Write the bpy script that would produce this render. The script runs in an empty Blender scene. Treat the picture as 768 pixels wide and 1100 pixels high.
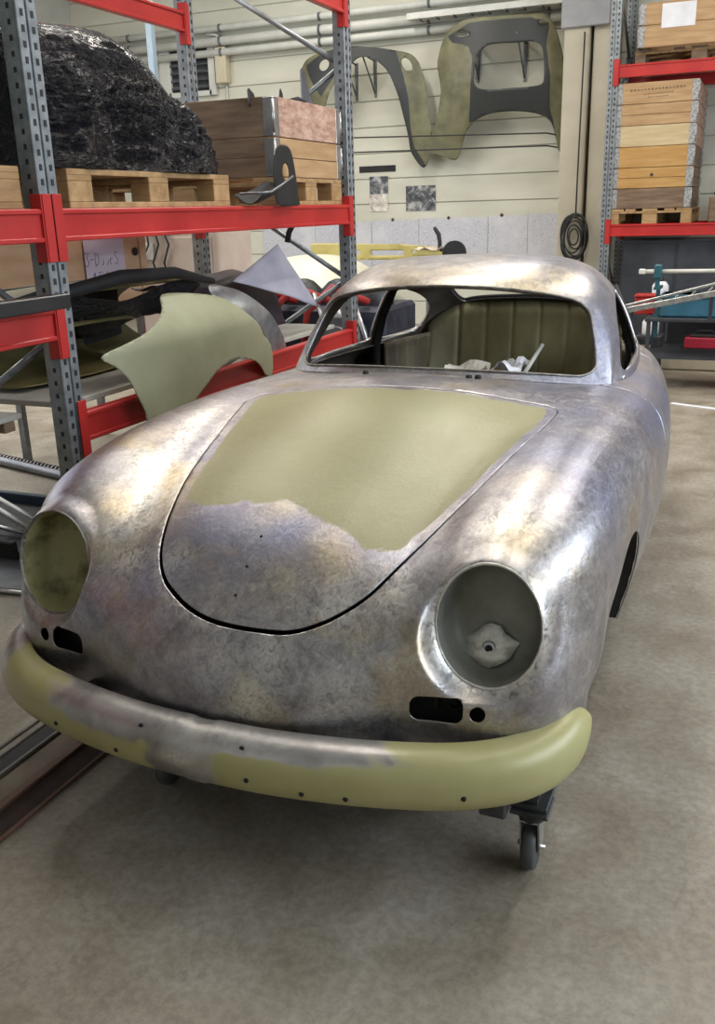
import bpy, bmesh, math, random
import numpy as np
from mathutils import Vector, Matrix, noise as mnoise
random.seed(7)
C = bpy.context.scene
COL = C.collection
PI = math.pi
W, H = 768, 1100
# ------------------------------------------------------------------ camera
CAM_LOC = (1.0302, -1.5335, 1.4522)
YAW, PITCH, ROLL, FPX = -0.4099, 0.3168, -0.0285, 987.8
def cam_axes():
    cy, sy, cp, sp = math.cos(YAW), math.sin(YAW), math.cos(PITCH), math.sin(PITCH)
    f = Vector((sy*cp, cy*cp, -sp)); r = Vector((cy, -sy, 0)); u = r.cross(f)
    c, s = math.cos(ROLL), math.sin(ROLL)
    return c*r+s*u, -s*r+c*u, f
_r, _u, _f = cam_axes()
cd = bpy.data.cameras.new('camera'); cam = bpy.data.objects.new('camera', cd); COL.objects.link(cam)
M = Matrix((( _r.x, _u.x, -_f.x, CAM_LOC[0]), (_r.y, _u.y, -_f.y, CAM_LOC[1]), (_r.z, _u.z, -_f.z, CAM_LOC[2]), (0, 0, 0, 1)))
cam.matrix_world = M
cd.sensor_fit = 'VERTICAL'; cd.sensor_height = 24.0; cd.lens = FPX*24.0/H; cd.clip_start = .02; cd.clip_end = 60
C.camera = cam
# ------------------------------------------------------------------ view and world
C.view_settings.view_transform = 'Standard'; C.view_settings.look = 'None'
C.view_settings.gamma = 1; C.view_settings.use_curve_mapping = False
C.view_settings.exposure = 0.06
wd = bpy.data.worlds.new('world'); C.world = wd; wd.use_nodes = True
wd.node_tree.nodes['Background'].inputs[0].default_value = (.75, .82, .95, 1)
wd.node_tree.nodes['Background'].inputs[1].default_value = 0.05
def area(name, loc, rot, sx, sy, power, col=(1, .97, .92)):
    l = bpy.data.lights.new(name, 'AREA'); l.shape = 'RECTANGLE'; l.size = sx; l.size_y = sy
    l.energy = power; l.color = col
    o = bpy.data.objects.new(name, l); o.location = loc; o.rotation_euler = rot; COL.objects.link(o)
    return o
CEIL = 5.2
# ceiling strip lamps: the light of each fixture built further down
STRIPS = [(-3.4, 3.6), (-3.4, 7.4), (-.7, 5.4), (-.6, 2.4), (2.0, 4.4), (2.0, 7.4), (1.6, .9), (-5.8, 4.6)]  # last lamp is added to brighten the far left floor
POW = [72, 72, 80, 46, 85, 48, 26, 150]
for (x, y), pw in zip(STRIPS, POW):
    area('strip_lamp_light', (x, y, CEIL-.36), (0, 0, 0), .34, 2.4, pw, (1, .94, .85))
# daylight through the right windows; left light added to brighten the far floor
area('window_light', (5.85, 1.5, 2.9), (0, math.radians(90), 0), 2.2, 7.0, 420, (.78, .88, 1))
area('window_light', (-7.85, 2.5, 2.9), (0, math.radians(-90), 0), 2.2, 7.0, 250, (.88, .94, 1))
# ------------------------------------------------------------------ helpers
def tag(o, label=None, cat=None, group=None, kind=None):
    if label: o['label'] = label
    if cat: o['category'] = cat
    if group: o['group'] = group
    if kind: o['kind'] = kind
    return o
def thing(name, label, cat, loc=(0, 0, 0), rot=(0, 0, 0), group=None):
    o = bpy.data.objects.new(name, None); COL.objects.link(o); o.location = loc; o.rotation_euler = rot
    o.empty_display_size = .1
    return tag(o, label, cat, group)
def mesh(name, V, F, mats, smooth=False, fm=None):
    me = bpy.data.meshes.new(name)
    me.from_pydata([tuple(map(float, v)) for v in V], [], [tuple(map(int, f)) for f in F])
    for m in (mats if isinstance(mats, (list, tuple)) else [mats]): me.materials.append(m)
    if smooth: me.polygons.foreach_set('use_smooth', [True]*len(me.polygons))
    if fm is not None: me.polygons.foreach_set('material_index', fm)
    me.update()
    return me
def obj(name, me, parent=None, loc=(0, 0, 0), rot=(0, 0, 0)):
    o = bpy.data.objects.new(name, me); COL.objects.link(o); o.location = loc; o.rotation_euler = rot
    if parent: o.parent = parent
    return o
def copy_tree(o, parent=None):
    c = o.copy(); COL.objects.link(c)
    if parent: c.parent = parent
    for ch in list(o.children): copy_tree(ch, c)
    return c
def rotm(rx=0, ry=0, rz=0):
    from mathutils import Euler
    return np.array(Euler((rx, ry, rz)).to_matrix())
class MB:
    """collects shapes into one mesh"""
    def __init__(s): s.V = []; s.F = []; s.sm = []
    def add(s, V, F, smooth=False):
        n = len(s.V); s.V += [tuple(v) for v in V]; s.F += [tuple(i+n for i in f) for f in F]; s.sm += [smooth]*len(F); return s
    def box(s, c, d, r=None, bev=0):
        x, y, z = d[0]/2, d[1]/2, d[2]/2
        if bev > 0:
            b = min(bev, x*.9, y*.9, z*.9); P = []
            bm = bmesh.new(); bmesh.ops.create_cube(bm, size=1)
            for v in bm.verts: v.co = Vector((v.co.x*2*x, v.co.y*2*y, v.co.z*2*z))
            bmesh.ops.bevel(bm, geom=list(bm.edges), offset=b, segments=1, affect='EDGES')
            V = np.array([v.co[:] for v in bm.verts]); F = [[v.index for v in f.verts] for f in bm.faces]; bm.free()
        else:
            V = np.array([(a*x, b*y, e*z) for a in (-1, 1) for b in (-1, 1) for e in (-1, 1)])
            F = [(0, 1, 3, 2), (4, 6, 7, 5), (0, 4, 5, 1), (2, 3, 7, 6), (0, 2, 6, 4), (1, 5, 7, 3)]
        if r is not None: V = V@r.T
        return s.add(V+np.array(c), F)
    def rings(s, R, cap0=True, cap1=True, closed=True, smooth=True):
        n = len(R[0]); V = [p for r in R for p in r]; F = []
        for i in range(len(R)-1):
            for j in range(n if closed else n-1):
                k = (j+1) % n; F.append((i*n+j, i*n+k, (i+1)*n+k, (i+1)*n+j))
        s.add(V, F, smooth); b = len(s.V)-len(V)
        if cap0: s.F.append(tuple(b+j for j in reversed(range(n)))); s.sm.append(False)
        if cap1: s.F.append(tuple(b+(len(R)-1)*n+j for j in range(n))); s.sm.append(False)
        return s
    def tube(s, path, r, n=10, cap=True):
        P = [Vector(p) for p in path]; R = []
        rr = r if isinstance(r, (list, tuple)) else [r]*len(P)
        prev = None
        for i, p in enumerate(P):
            t = ((P[min(i+1, len(P)-1)]-P[max(i-1, 0)])).normalized()
            a = prev if prev is not None else (Vector((0, 0, 1)) if abs(t.z) < .9 else Vector((1, 0, 0)))
            a = (a-t*a.dot(t)).normalized(); prev = a; b = t.cross(a)
            R.append([tuple(p+rr[i]*(math.cos(q)*a+math.sin(q)*b)) for q in [2*PI*k/n for k in range(n)]])
        return s.rings(R, cap, cap)
    def lathe(s, prof, c=(0, 0, 0), axis='z', n=24, r=None, cap0=True, cap1=True):
        R = []
        for (rad, h) in prof:
            ring = [(rad*math.cos(2*PI*k/n), rad*math.sin(2*PI*k/n), h) for k in range(n)]
            if axis == 'x': ring = [(q[2], q[0], q[1]) for q in ring]
            if axis == 'y': ring = [(q[1], q[2], q[0]) for q in ring]
            A = np.array(ring)
            if r is not None: A = A@r.T
            R.append([tuple(v) for v in A+np.array(c)])
        return s.rings(R, cap0, cap1)
    def prism(s, poly, a, b, axis='y'):
        """polygon extruded from a to b along axis; poly in the two other axes"""
        n = len(poly)
        def P(p, h): return {'y': (p[0], h, p[1]), 'x': (h, p[0], p[1]), 'z': (p[0], p[1], h)}[axis]
        V = [P(p, a) for p in poly]+[P(p, b) for p in poly]
        F = [tuple(range(n)), tuple(reversed(range(n, 2*n)))]+[(j, j+n, (j+1) % n+n, (j+1) % n) for j in range(n)]
        return s.add(V, F)
    def build(s, name, mat, parent=None, loc=(0, 0, 0), rot=(0, 0, 0), fix=True):
        me = mesh(name, s.V, s.F, mat)
        me.polygons.foreach_set('use_smooth', s.sm)
        if fix:
            bm = bmesh.new(); bm.from_mesh(me); bmesh.ops.recalc_face_normals(bm, faces=bm.faces); bm.to_mesh(me); bm.free()
        return obj(name, me, parent, loc, rot)
# ------------------------------------------------------------------ materials
def new_mat(name):
    m = bpy.data.materials.new(name); m.use_nodes = True; nt = m.node_tree
    return m, nt, nt.nodes['Principled BSDF']
def N(nt, typ, **kw):
    n = nt.nodes.new(typ)
    for k, v in kw.items():
        if k.startswith('i_'):
            key = k[2:]; key = int(key) if key.isdigit() else key.replace('_', ' ')
            n.inputs[key].default_value = v
        else: setattr(n, k, v)
    return n
def ramp(nt, stops, interp='LINEAR'):
    n = nt.nodes.new('ShaderNodeValToRGB'); e = n.color_ramp.elements; n.color_ramp.interpolation = interp
    while len(e) < len(stops): e.new(.5)
    for k, (p, c) in enumerate(stops): e[k].position = p; e[k].color = (c+(1,)) if len(c) == 3 else c
    return n
def mixc(nt, fac, a, b, blend='MIX'):
    n = nt.nodes.new('ShaderNodeMix'); n.data_type = 'RGBA'; n.blend_type = blend
    for sock, v in ((n.inputs[0], fac), (n.inputs[6], a), (n.inputs[7], b)):
        if hasattr(v, 'links') or isinstance(v, bpy.types.NodeSocket): nt.links.new(v, sock)
        elif isinstance(v, (int, float)): sock.default_value = v
        else: sock.default_value = tuple(v)+(1,) if len(v) == 3 else v
    return n.outputs[2]
def mth(nt, op, a, b=None, clamp=False):
    n = nt.nodes.new('ShaderNodeMath'); n.operation = op; n.use_clamp = clamp
    for k, v in enumerate((a, b)):
        if v is None: continue
        if isinstance(v, bpy.types.NodeSocket): nt.links.new(v, n.inputs[k])
        else: n.inputs[k].default_value = v
    return n.outputs[0]
def coords(nt, scale=(1, 1, 1), which='Object', rot=(0, 0, 0)):
    t = nt.nodes.new('ShaderNodeTexCoord'); m = nt.nodes.new('ShaderNodeMapping')
    m.inputs['Scale'].default_value = scale; m.inputs['Rotation'].default_value = rot
    nt.links.new(t.outputs[which], m.inputs[0]); return m.outputs[0]
def noise(nt, scale, detail=4, rough=.55, vec=None, dist=0):
    n = N(nt, 'ShaderNodeTexNoise'); n.inputs['Scale'].default_value = scale; n.inputs['Detail'].default_value = detail
    n.inputs['Roughness'].default_value = rough; n.inputs['Distortion'].default_value = dist
    nt.links.new(vec if vec is not None else coords(nt), n.inputs['Vector']); return n.outputs['Fac']
def bump(nt, b, h, strength=.3, dist=.01):
    n = N(nt, 'ShaderNodeBump'); n.inputs['Strength'].default_value = strength; n.inputs['Distance'].default_value = dist
    nt.links.new(h, n.inputs['Height']); nt.links.new(n.outputs[0], b.inputs['Normal']); return n
def pmat(name, a, b=None, scale=6, rough=.6, metal=0, bs=0, bscale=40, stretch=(1, 1, 1), spec=None, lo=.35, hi=.65):
    """two-tone noise material"""
    m, nt, p = new_mat(name); b = b or tuple(min(1, c*1.25) for c in a)
    v = coords(nt, stretch); f = noise(nt, scale, 5, .6, v)
    r = ramp(nt, [(lo, a), (hi, b)]); nt.links.new(f, r.inputs[0]); nt.links.new(r.outputs[0], p.inputs['Base Color'])
    p.inputs['Roughness'].default_value = rough; p.inputs['Metallic'].default_value = metal
    if spec is not None: p.inputs['Specular IOR Level'].default_value = spec
    if bs: bump(nt, p, noise(nt, bscale, 4, .6, v), bs, .004)
    return m
# ------------------------------------------------------------------ car geometry
def nspline(P, n):
    """natural cubic spline through P along axis 0, n samples per span"""
    P = np.asarray(P, float); m = len(P)
    A = np.zeros((m, m)); B = np.zeros_like(P)
    A[0, 0] = A[-1, -1] = 1
    for i in range(1, m-1):
        A[i, i-1:i+2] = (1, 4, 1); B[i] = 6*(P[i+1]-2*P[i]+P[i-1])
    Mm = np.linalg.solve(A, B.reshape(m, -1)).reshape(P.shape)
    out = []; t = []
    for i in range(m-1):
        for k in range(n):
            u = k/n; a = 1-u
            out.append(a*P[i]+u*P[i+1]+((a**3-a)*Mm[i]+(u**3-u)*Mm[i+1])/6); t.append(i+u)
    out.append(P[-1]); t.append(m-1)
    return np.array(out), np.array(t)
def grid_surface(rows, nu, nv):
    """rows: [u][half column] points with x >= 0; mirrored to the full width. Returns V, faces, U, Vp(signed column)"""
    G = np.array(rows, float); m = G.shape[1]
    L = G[:, :0:-1].copy(); L[:, :, 0] *= -1
    G = np.concatenate([L, G], 1)
    S, tu = nspline(G, nu)
    S, tv = nspline(np.swapaxes(S, 0, 1), nv); S = np.swapaxes(S, 0, 1)
    tv = tv-(m-1)
    a, b = S.shape[:2]
    idx = np.arange(a*b).reshape(a, b)
    F = np.stack([idx[:-1, :-1], idx[:-1, 1:], idx[1:, 1:], idx[1:, :-1]], -1).reshape(-1, 4)
    U, Vv = np.meshgrid(tu, tv, indexing='ij')
    return S.reshape(-1, 3), [tuple(f) for f in F], np.stack([U.ravel(), Vv.ravel()], -1)
def clip(V, F, A, g):
    """keep the side g > 0; new edge vertices are interpolated. V, A arrays, F list. Returns V, F, A, index of g"""
    V = [*V]; A = [*A]; cache = {}; out = []
    pos = g > 0
    def cut(i, j):
        k = (min(i, j), max(i, j))
        if k not in cache:
            t = g[k[0]]/(g[k[0]]-g[k[1]]); t = min(max(t, .02), .98)
            cache[k] = len(V); V.append(V[k[0]]*(1-t)+V[k[1]]*t); A.append(A[k[0]]*(1-t)+A[k[1]]*t)
        return cache[k]
    for f in F:
        s = [pos[i] for i in f]
        if all(s): out.append(f); continue
        if not any(s): continue
        q = []
        for a in range(len(f)):
            i, j = f[a], f[(a+1) % len(f)]
            if pos[i]: q.append(i)
            if pos[i] != pos[j]: q.append(cut(i, j))
        if len(q) >= 3: out.append(tuple(q))
    used = sorted({i for f in out for i in f}); mp = {o: n for n, o in enumerate(used)}
    return np.array([V[i] for i in used]), [tuple(mp[i] for i in f) for f in out], np.array([A[i] for i in used])
def sd_poly(P, poly):
    """signed distance to a polygon (negative inside), P (n,2)"""
    P = np.asarray(P, float); poly = np.asarray(poly, float); n = len(poly)
    d = np.full(len(P), 1e9); s = np.ones(len(P))
    for i in range(n):
        a, b = poly[i], poly[i-1]; e = b-a; w = P-a
        t = np.clip((w@e)/(e@e), 0, 1)[:, None]; dd = w-e*t
        d = np.minimum(d, (dd**2).sum(1))
        c1 = P[:, 1] >= a[1]; c2 = P[:, 1] < b[1]; c3 = e[0]*w[:, 1] > e[1]*w[:, 0]
        s[(c1 & c2 & c3) | (~c1 & ~c2 & ~c3)] *= -1
    return s*np.sqrt(d)
def smooth_closed(poly, n=8):
    """closed Catmull-Rom through poly"""
    P = np.asarray(poly, float); m = len(P); out = []
    for i in range(m):
        p0, p1, p2, p3 = P[i-1], P[i], P[(i+1) % m], P[(i+2) % m]
        for k in range(n):
            t = k/n
            out.append(.5*((2*p1)+(p2-p0)*t+(2*p0-5*p1+4*p2-p3)*t*t+(-p0+3*p1-3*p2+p3)*t**3))
    return np.array(out)
def sstep(x, a, b):
    t = np.clip((x-a)/(b-a), 0, 1); return t*t*(3-2*t)

BODY = [
 [(0,0.02,0.27),(0.19,0.032,0.27),(0.36,0.085,0.27),(0.47,0.118,0.27),(0.565,0.135,0.27),(0.672,0.185,0.27),(0.725,0.29,0.27),(0.725,0.4,0.27),(0.735,0.44,0.27)],
 [(0,-0.012,0.4),(0.19,0.004,0.4),(0.36,0.066,0.4),(0.47,0.101,0.4),(0.575,0.114,0.4),(0.688,0.168,0.4),(0.748,0.28,0.385),(0.755,0.38,0.35),(0.745,0.47,0.265)],
 [(0,0.025,0.52),(0.19,0.036,0.52),(0.36,0.078,0.52),(0.47,0.112,0.52),(0.585,0.142,0.52),(0.703,0.195,0.52),(0.752,0.31,0.49),(0.76,0.42,0.42),(0.722,0.52,0.262)],
 [(0,0.12,0.62),(0.19,0.122,0.615),(0.365,0.14,0.61),(0.475,0.15,0.62),(0.59,0.18,0.63),(0.69,0.24,0.62),(0.755,0.36,0.58),(0.772,0.5,0.46),(0.728,0.6,0.26)],
 [(0,0.245,0.715),(0.19,0.245,0.71),(0.365,0.25,0.69),(0.475,0.235,0.715),(0.592,0.245,0.735),(0.705,0.31,0.71),(0.763,0.44,0.64),(0.767,0.6,0.48),(0.722,0.7,0.255)],
 [(0,0.43,0.79),(0.19,0.425,0.782),(0.37,0.42,0.757),(0.48,0.4,0.79),(0.595,0.4,0.812),(0.71,0.45,0.78),(0.77,0.56,0.68),(0.773,0.72,0.48),(0.725,0.82,0.25)],
 [(0,0.7,0.855),(0.2,0.7,0.848),(0.385,0.69,0.825),(0.495,0.68,0.845),(0.61,0.68,0.86),(0.72,0.71,0.815),(0.778,0.78,0.69),(0.776,0.87,0.47),(0.728,0.95,0.25)],
 [(0,1,0.905),(0.2,1,0.897),(0.4,1,0.87),(0.515,1,0.872),(0.625,1,0.875),(0.73,1,0.825),(0.785,1.02,0.69),(0.776,1.07,0.46),(0.73,1.12,0.25)],
 [(0,1.3,0.92),(0.21,1.3,0.912),(0.42,1.3,0.887),(0.54,1.3,0.878),(0.64,1.3,0.872),(0.741,1.3,0.82),(0.791,1.3,0.68),(0.78,1.32,0.45),(0.73,1.35,0.25)],
 [(0,1.62,0.915),(0.21,1.62,0.908),(0.43,1.62,0.888),(0.56,1.62,0.876),(0.65,1.62,0.862),(0.749,1.62,0.81),(0.796,1.62,0.67),(0.784,1.62,0.45),(0.725,1.62,0.25)],
 [(0,2,0.905),(0.21,2,0.9),(0.4175,2,0.888),(0.5475,2,0.88),(0.6312,2,0.862),(0.7312,2,0.805),(0.7752,2,0.66),(0.7592,2,0.45),(0.6962,2,0.25)],
 [(0,2.4,0.89),(0.21,2.4,0.888),(0.3908,2.4,0.88),(0.5208,2.4,0.875),(0.5963,2.4,0.858),(0.6903,2.4,0.8),(0.7283,2.4,0.65),(0.7133,2.4,0.45),(0.6562,2.4,0.25)],
 [(0,2.8,0.86),(0.21,2.8,0.86),(0.3642,2.8,0.86),(0.4842,2.8,0.86),(0.5513,2.8,0.845),(0.6312,2.8,0.78),(0.6673,2.8,0.63),(0.6532,2.8,0.45),(0.6062,2.8,0.25)],
 [(0,3.15,0.82),(0.2,3.15,0.82),(0.33,3.15,0.81),(0.45,3.14,0.8),(0.515,3.13,0.78),(0.59,3.12,0.71),(0.623,3.11,0.58),(0.61,3.1,0.43),(0.565,3.08,0.25)],
 [(0,3.48,0.75),(0.19,3.48,0.745),(0.335,3.46,0.73),(0.445,3.43,0.7),(0.5125,3.4,0.66),(0.5775,3.36,0.59),(0.6005,3.33,0.5),(0.5875,3.3,0.4),(0.5525,3.27,0.26)],
 [(0,3.74,0.6),(0.18,3.73,0.595),(0.315,3.7,0.58),(0.415,3.66,0.55),(0.4725,3.61,0.51),(0.5275,3.55,0.46),(0.5455,3.5,0.41),(0.5325,3.47,0.35),(0.5075,3.44,0.27)],
 [(0,3.83,0.43),(0.17,3.82,0.43),(0.295,3.79,0.42),(0.395,3.74,0.4),(0.4475,3.68,0.38),(0.4975,3.61,0.35),(0.5105,3.56,0.33),(0.4975,3.53,0.3),(0.4825,3.51,0.27)],
 [(0,3.8,0.28),(0.17,3.79,0.28),(0.295,3.76,0.28),(0.385,3.71,0.28),(0.4375,3.65,0.28),(0.4825,3.59,0.275),(0.4955,3.55,0.275),(0.4825,3.52,0.27),(0.4725,3.5,0.265)],
]
ROOF = [
 [(0,1.4,0.912),(0.2,1.425,0.908),(0.4,1.5,0.892),(0.575,1.615,0.872),(0.6,1.65,0.868),(0.622,1.69,0.863)],
 [(0,1.505,1.05),(0.19,1.525,1.045),(0.38,1.59,1.028),(0.55,1.695,0.99),(0.592,1.775,0.955),(0.637,1.87,0.862)],
 [(0,1.64,1.195),(0.18,1.655,1.188),(0.355,1.7,1.165),(0.508,1.785,1.118),(0.575,1.92,1.03),(0.635,2.05,0.862)],
 [(0,1.735,1.233),(0.178,1.745,1.23),(0.345,1.79,1.215),(0.487,1.86,1.165),(0.567,2.02,1.06),(0.625,2.2,0.862)],
 [(0,1.95,1.273),(0.172,1.955,1.27),(0.335,1.97,1.258),(0.468,2.02,1.2),(0.557,2.15,1.075),(0.61,2.35,0.862)],
 [(0,2.3,1.268),(0.17,2.3,1.263),(0.325,2.31,1.245),(0.442,2.34,1.185),(0.525,2.42,1.06),(0.585,2.55,0.86)],
 [(0,2.65,1.205),(0.165,2.65,1.2),(0.31,2.66,1.18),(0.412,2.68,1.12),(0.487,2.72,1.01),(0.55,2.8,0.853)],
 [(0,2.98,1.035),(0.155,2.98,1.03),(0.295,2.98,1.015),(0.38,2.99,0.975),(0.45,3,0.915),(0.51,3.03,0.82)],
 [(0,3.27,0.895),(0.145,3.27,0.89),(0.275,3.27,0.875),(0.345,3.27,0.85),(0.41,3.27,0.815),(0.46,3.28,0.755)],
 [(0,3.53,0.73),(0.13,3.525,0.727),(0.25,3.515,0.715),(0.32,3.5,0.695),(0.38,3.48,0.67),(0.42,3.46,0.65)],
]
HL_C = np.array((.574, .190, .612)); HL_N = np.array((.03, -.98, .20)); HL_N /= np.linalg.norm(HL_N); HL_R = .121
def hl_rad(V, sx, fx=.925, fy=1.085):
    c = HL_C*(sx, 1, 1); n = HL_N*(sx, 1, 1); d = V-c; h = d@n
    a = np.cross((0, 0, 1.), n); a /= np.linalg.norm(a); b = np.cross(n, a)
    return np.hypot((d@a)/fx, (d@b)/fy), h
def hl_flatten(V):
    """seat for the headlamp ring: the fender settles onto the ring plane"""
    V = V.copy()
    for sx in (1, -1):
        c = HL_C*(sx, 1, 1); n = HL_N*(sx, 1, 1)
        rad, h = hl_rad(V, sx)
        w = 1-sstep(rad, HL_R*1.0, HL_R*1.30); w[(h < -.14) | (h > .14)] = 0
        V = V-(w*h)[:, None]*n
    return V
bV, bF, bU = grid_surface(BODY, 14, 13)
bV = hl_flatten(bV)
gV, gF, gU = grid_surface(ROOF, 14, 13)

HOOD_R = [(.02,.075),(.09,.076),(.155,.083),(.212,.105),(.266,.141),(.312,.189),(.352,.266),(.391,.357),(.424,.446),(.457,.55),(.485,.69),(.508,.84),(.522,.99),(.522,1.12),(.492,1.185),(.42,1.20),(.25,1.195),(.0,1.175)]
HOOD_L = [(-.2,1.165),(-.40,1.165),(-.462,1.14),(-.475,1.06),(-.458,.98),(-.42,.83),(-.383,.66),(-.345,.48),(-.305,.35),(-.268,.248),(-.238,.187),(-.2,.144),(-.15,.114),(-.103,.094),(-.045,.080)]
hood_poly = smooth_closed(HOOD_R+HOOD_L, 5)
def body_attr(V):
    """primer, bright solder, dark heat stain; warm and cool mix heat tint with painted reflections"""
    x, y, z = V.T
    hd = sd_poly(V[:, :2], hood_poly)
    front = np.interp(x, [-.35,-.25,-.12,0,.12,.25,.33,.45], [.42,.36,.35,.39,.34,.285,.30,.20])+.008*np.sin(x*40)
    prim = np.minimum(sstep(-hd, .012, .05), sstep(y, front-.05, front+.05))
    prim[z < .5] = 0
    bright = np.zeros(len(V))
    for sx in (1, -1):
        c = HL_C*(sx, 1, 1); n = HL_N*(sx, 1, 1); rad, h = hl_rad(V, sx)
        bright = np.maximum(bright, (1-sstep(rad, HL_R*1.02, HL_R*1.28))*(np.abs(h) < .12)*(.9 if sx > 0 else .35)*(1-.6*sstep(z, .64, .76)))
    # leaded seam between fender and nose on the left of the picture
    bright = np.maximum(bright, .9*np.exp(-((x+.415+.22*(y-.4))/.03)**2)*sstep(y, .2, .32)*(1-sstep(y, .85, 1.0)))
    def spots(L):
        o = np.zeros(len(V))
        for (a, b, c, r, k) in L: o = np.maximum(o, k*np.exp(-((x-a)**2+(y-b)**2+(z-c)**2)/r**2))
        return o
    bright = np.maximum(bright, spots([(-.331,.188,.654,.05,.9), (-.372,.294,.712,.06,.8), (-.20,.187,.66,.05,.5), (.125,.04,.543,.05,.8), (.012,.03,.527,.06,.55), (.356,.189,.653,.05,.5), (.571,.348,.796,.07,.7), (.244,.138,.624,.06,.6), (.094,.0,.443,.06,.7), (.30,.06,.47,.06,.4), (-.47,.50,.82,.06,.8)]))
    bright = np.maximum(bright, .6*(1-sstep(np.abs(hd-.012), .0, .02))*(y < .9)*(x < 0))
    stain = spots([(-.19,.26,.70,.09,1), (-.12,.31,.75,.07,.9), (-.25,.34,.75,.06,.8), (.22,.30,.74,.07,.6), (-.293,.06,.33,.12,.5), (-.10,.03,.40,.12,.55), (.043,.024,.40,.10,.3), (.72,.208,.57,.08,.7), (.726,.205,.443,.08,.75), (-.117,.19,.678,.07,.7), (.691,.237,.70,.06,.5), (.45,.09,.36,.08,.4), (-.70,.30,.50,.1,.4), (-.25,.08,.50,.1,.5)])
    warm = spots([(-.442,.306,.739,.075,1), (-.438,.201,.66,.06,.7), (.192,.233,.703,.08,.9), (.10,.18,.67,.07,.6), (.613,.306,.776,.06,1), (.001,.358,.766,.05,.5), (.27,1.70,1.20,.13,1), (-.172,1.69,1.215,.15,.7), (.40,1.80,1.20,.1,1), (0,1.70,1.22,.15,.6), (-.525,.618,.846,.10,.5), (.57,.55,.85,.08,.4), (-.40,.50,.80,.06,.6), (.62,.22,.44,.06,.25)])  # heat tint, plus the gold reflection painted along the roof header
    cool = spots([(-.147,.29,.737,.10,.8), (.066,.273,.731,.07,.9), (-.645,.369,.791,.08,.9), (-.238,.15,.65,.09,.8), (.60,.753,.867,.22,.8), (.714,.636,.80,.16,.8), (.737,1.48,.80,.22,1), (.70,1.9,.83,.25,1), (.264,.308,.73,.06,.8), (.60,1.1,.88,.20,.7), (.45,1.35,.89,.15,.5), (.30,2.0,1.27,.3,.5), (.50,1.9,1.2,.15,.6), (-.40,.07,.55,.1,.5)])  # heat tint, plus the bluish window reflection painted on the right fender
    return np.stack([prim, bright, stain, warm, cool], -1)
def add_attrs(o_me, A, names=('primer', 'bright', 'stain', 'warm', 'cool')):
    names = names[:A.shape[1]]
    for k, nme in enumerate(names):
        at = o_me.attributes.new(nme, 'FLOAT', 'POINT'); at.data.foreach_set('value', A[:, k].astype(np.float32))

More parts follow.
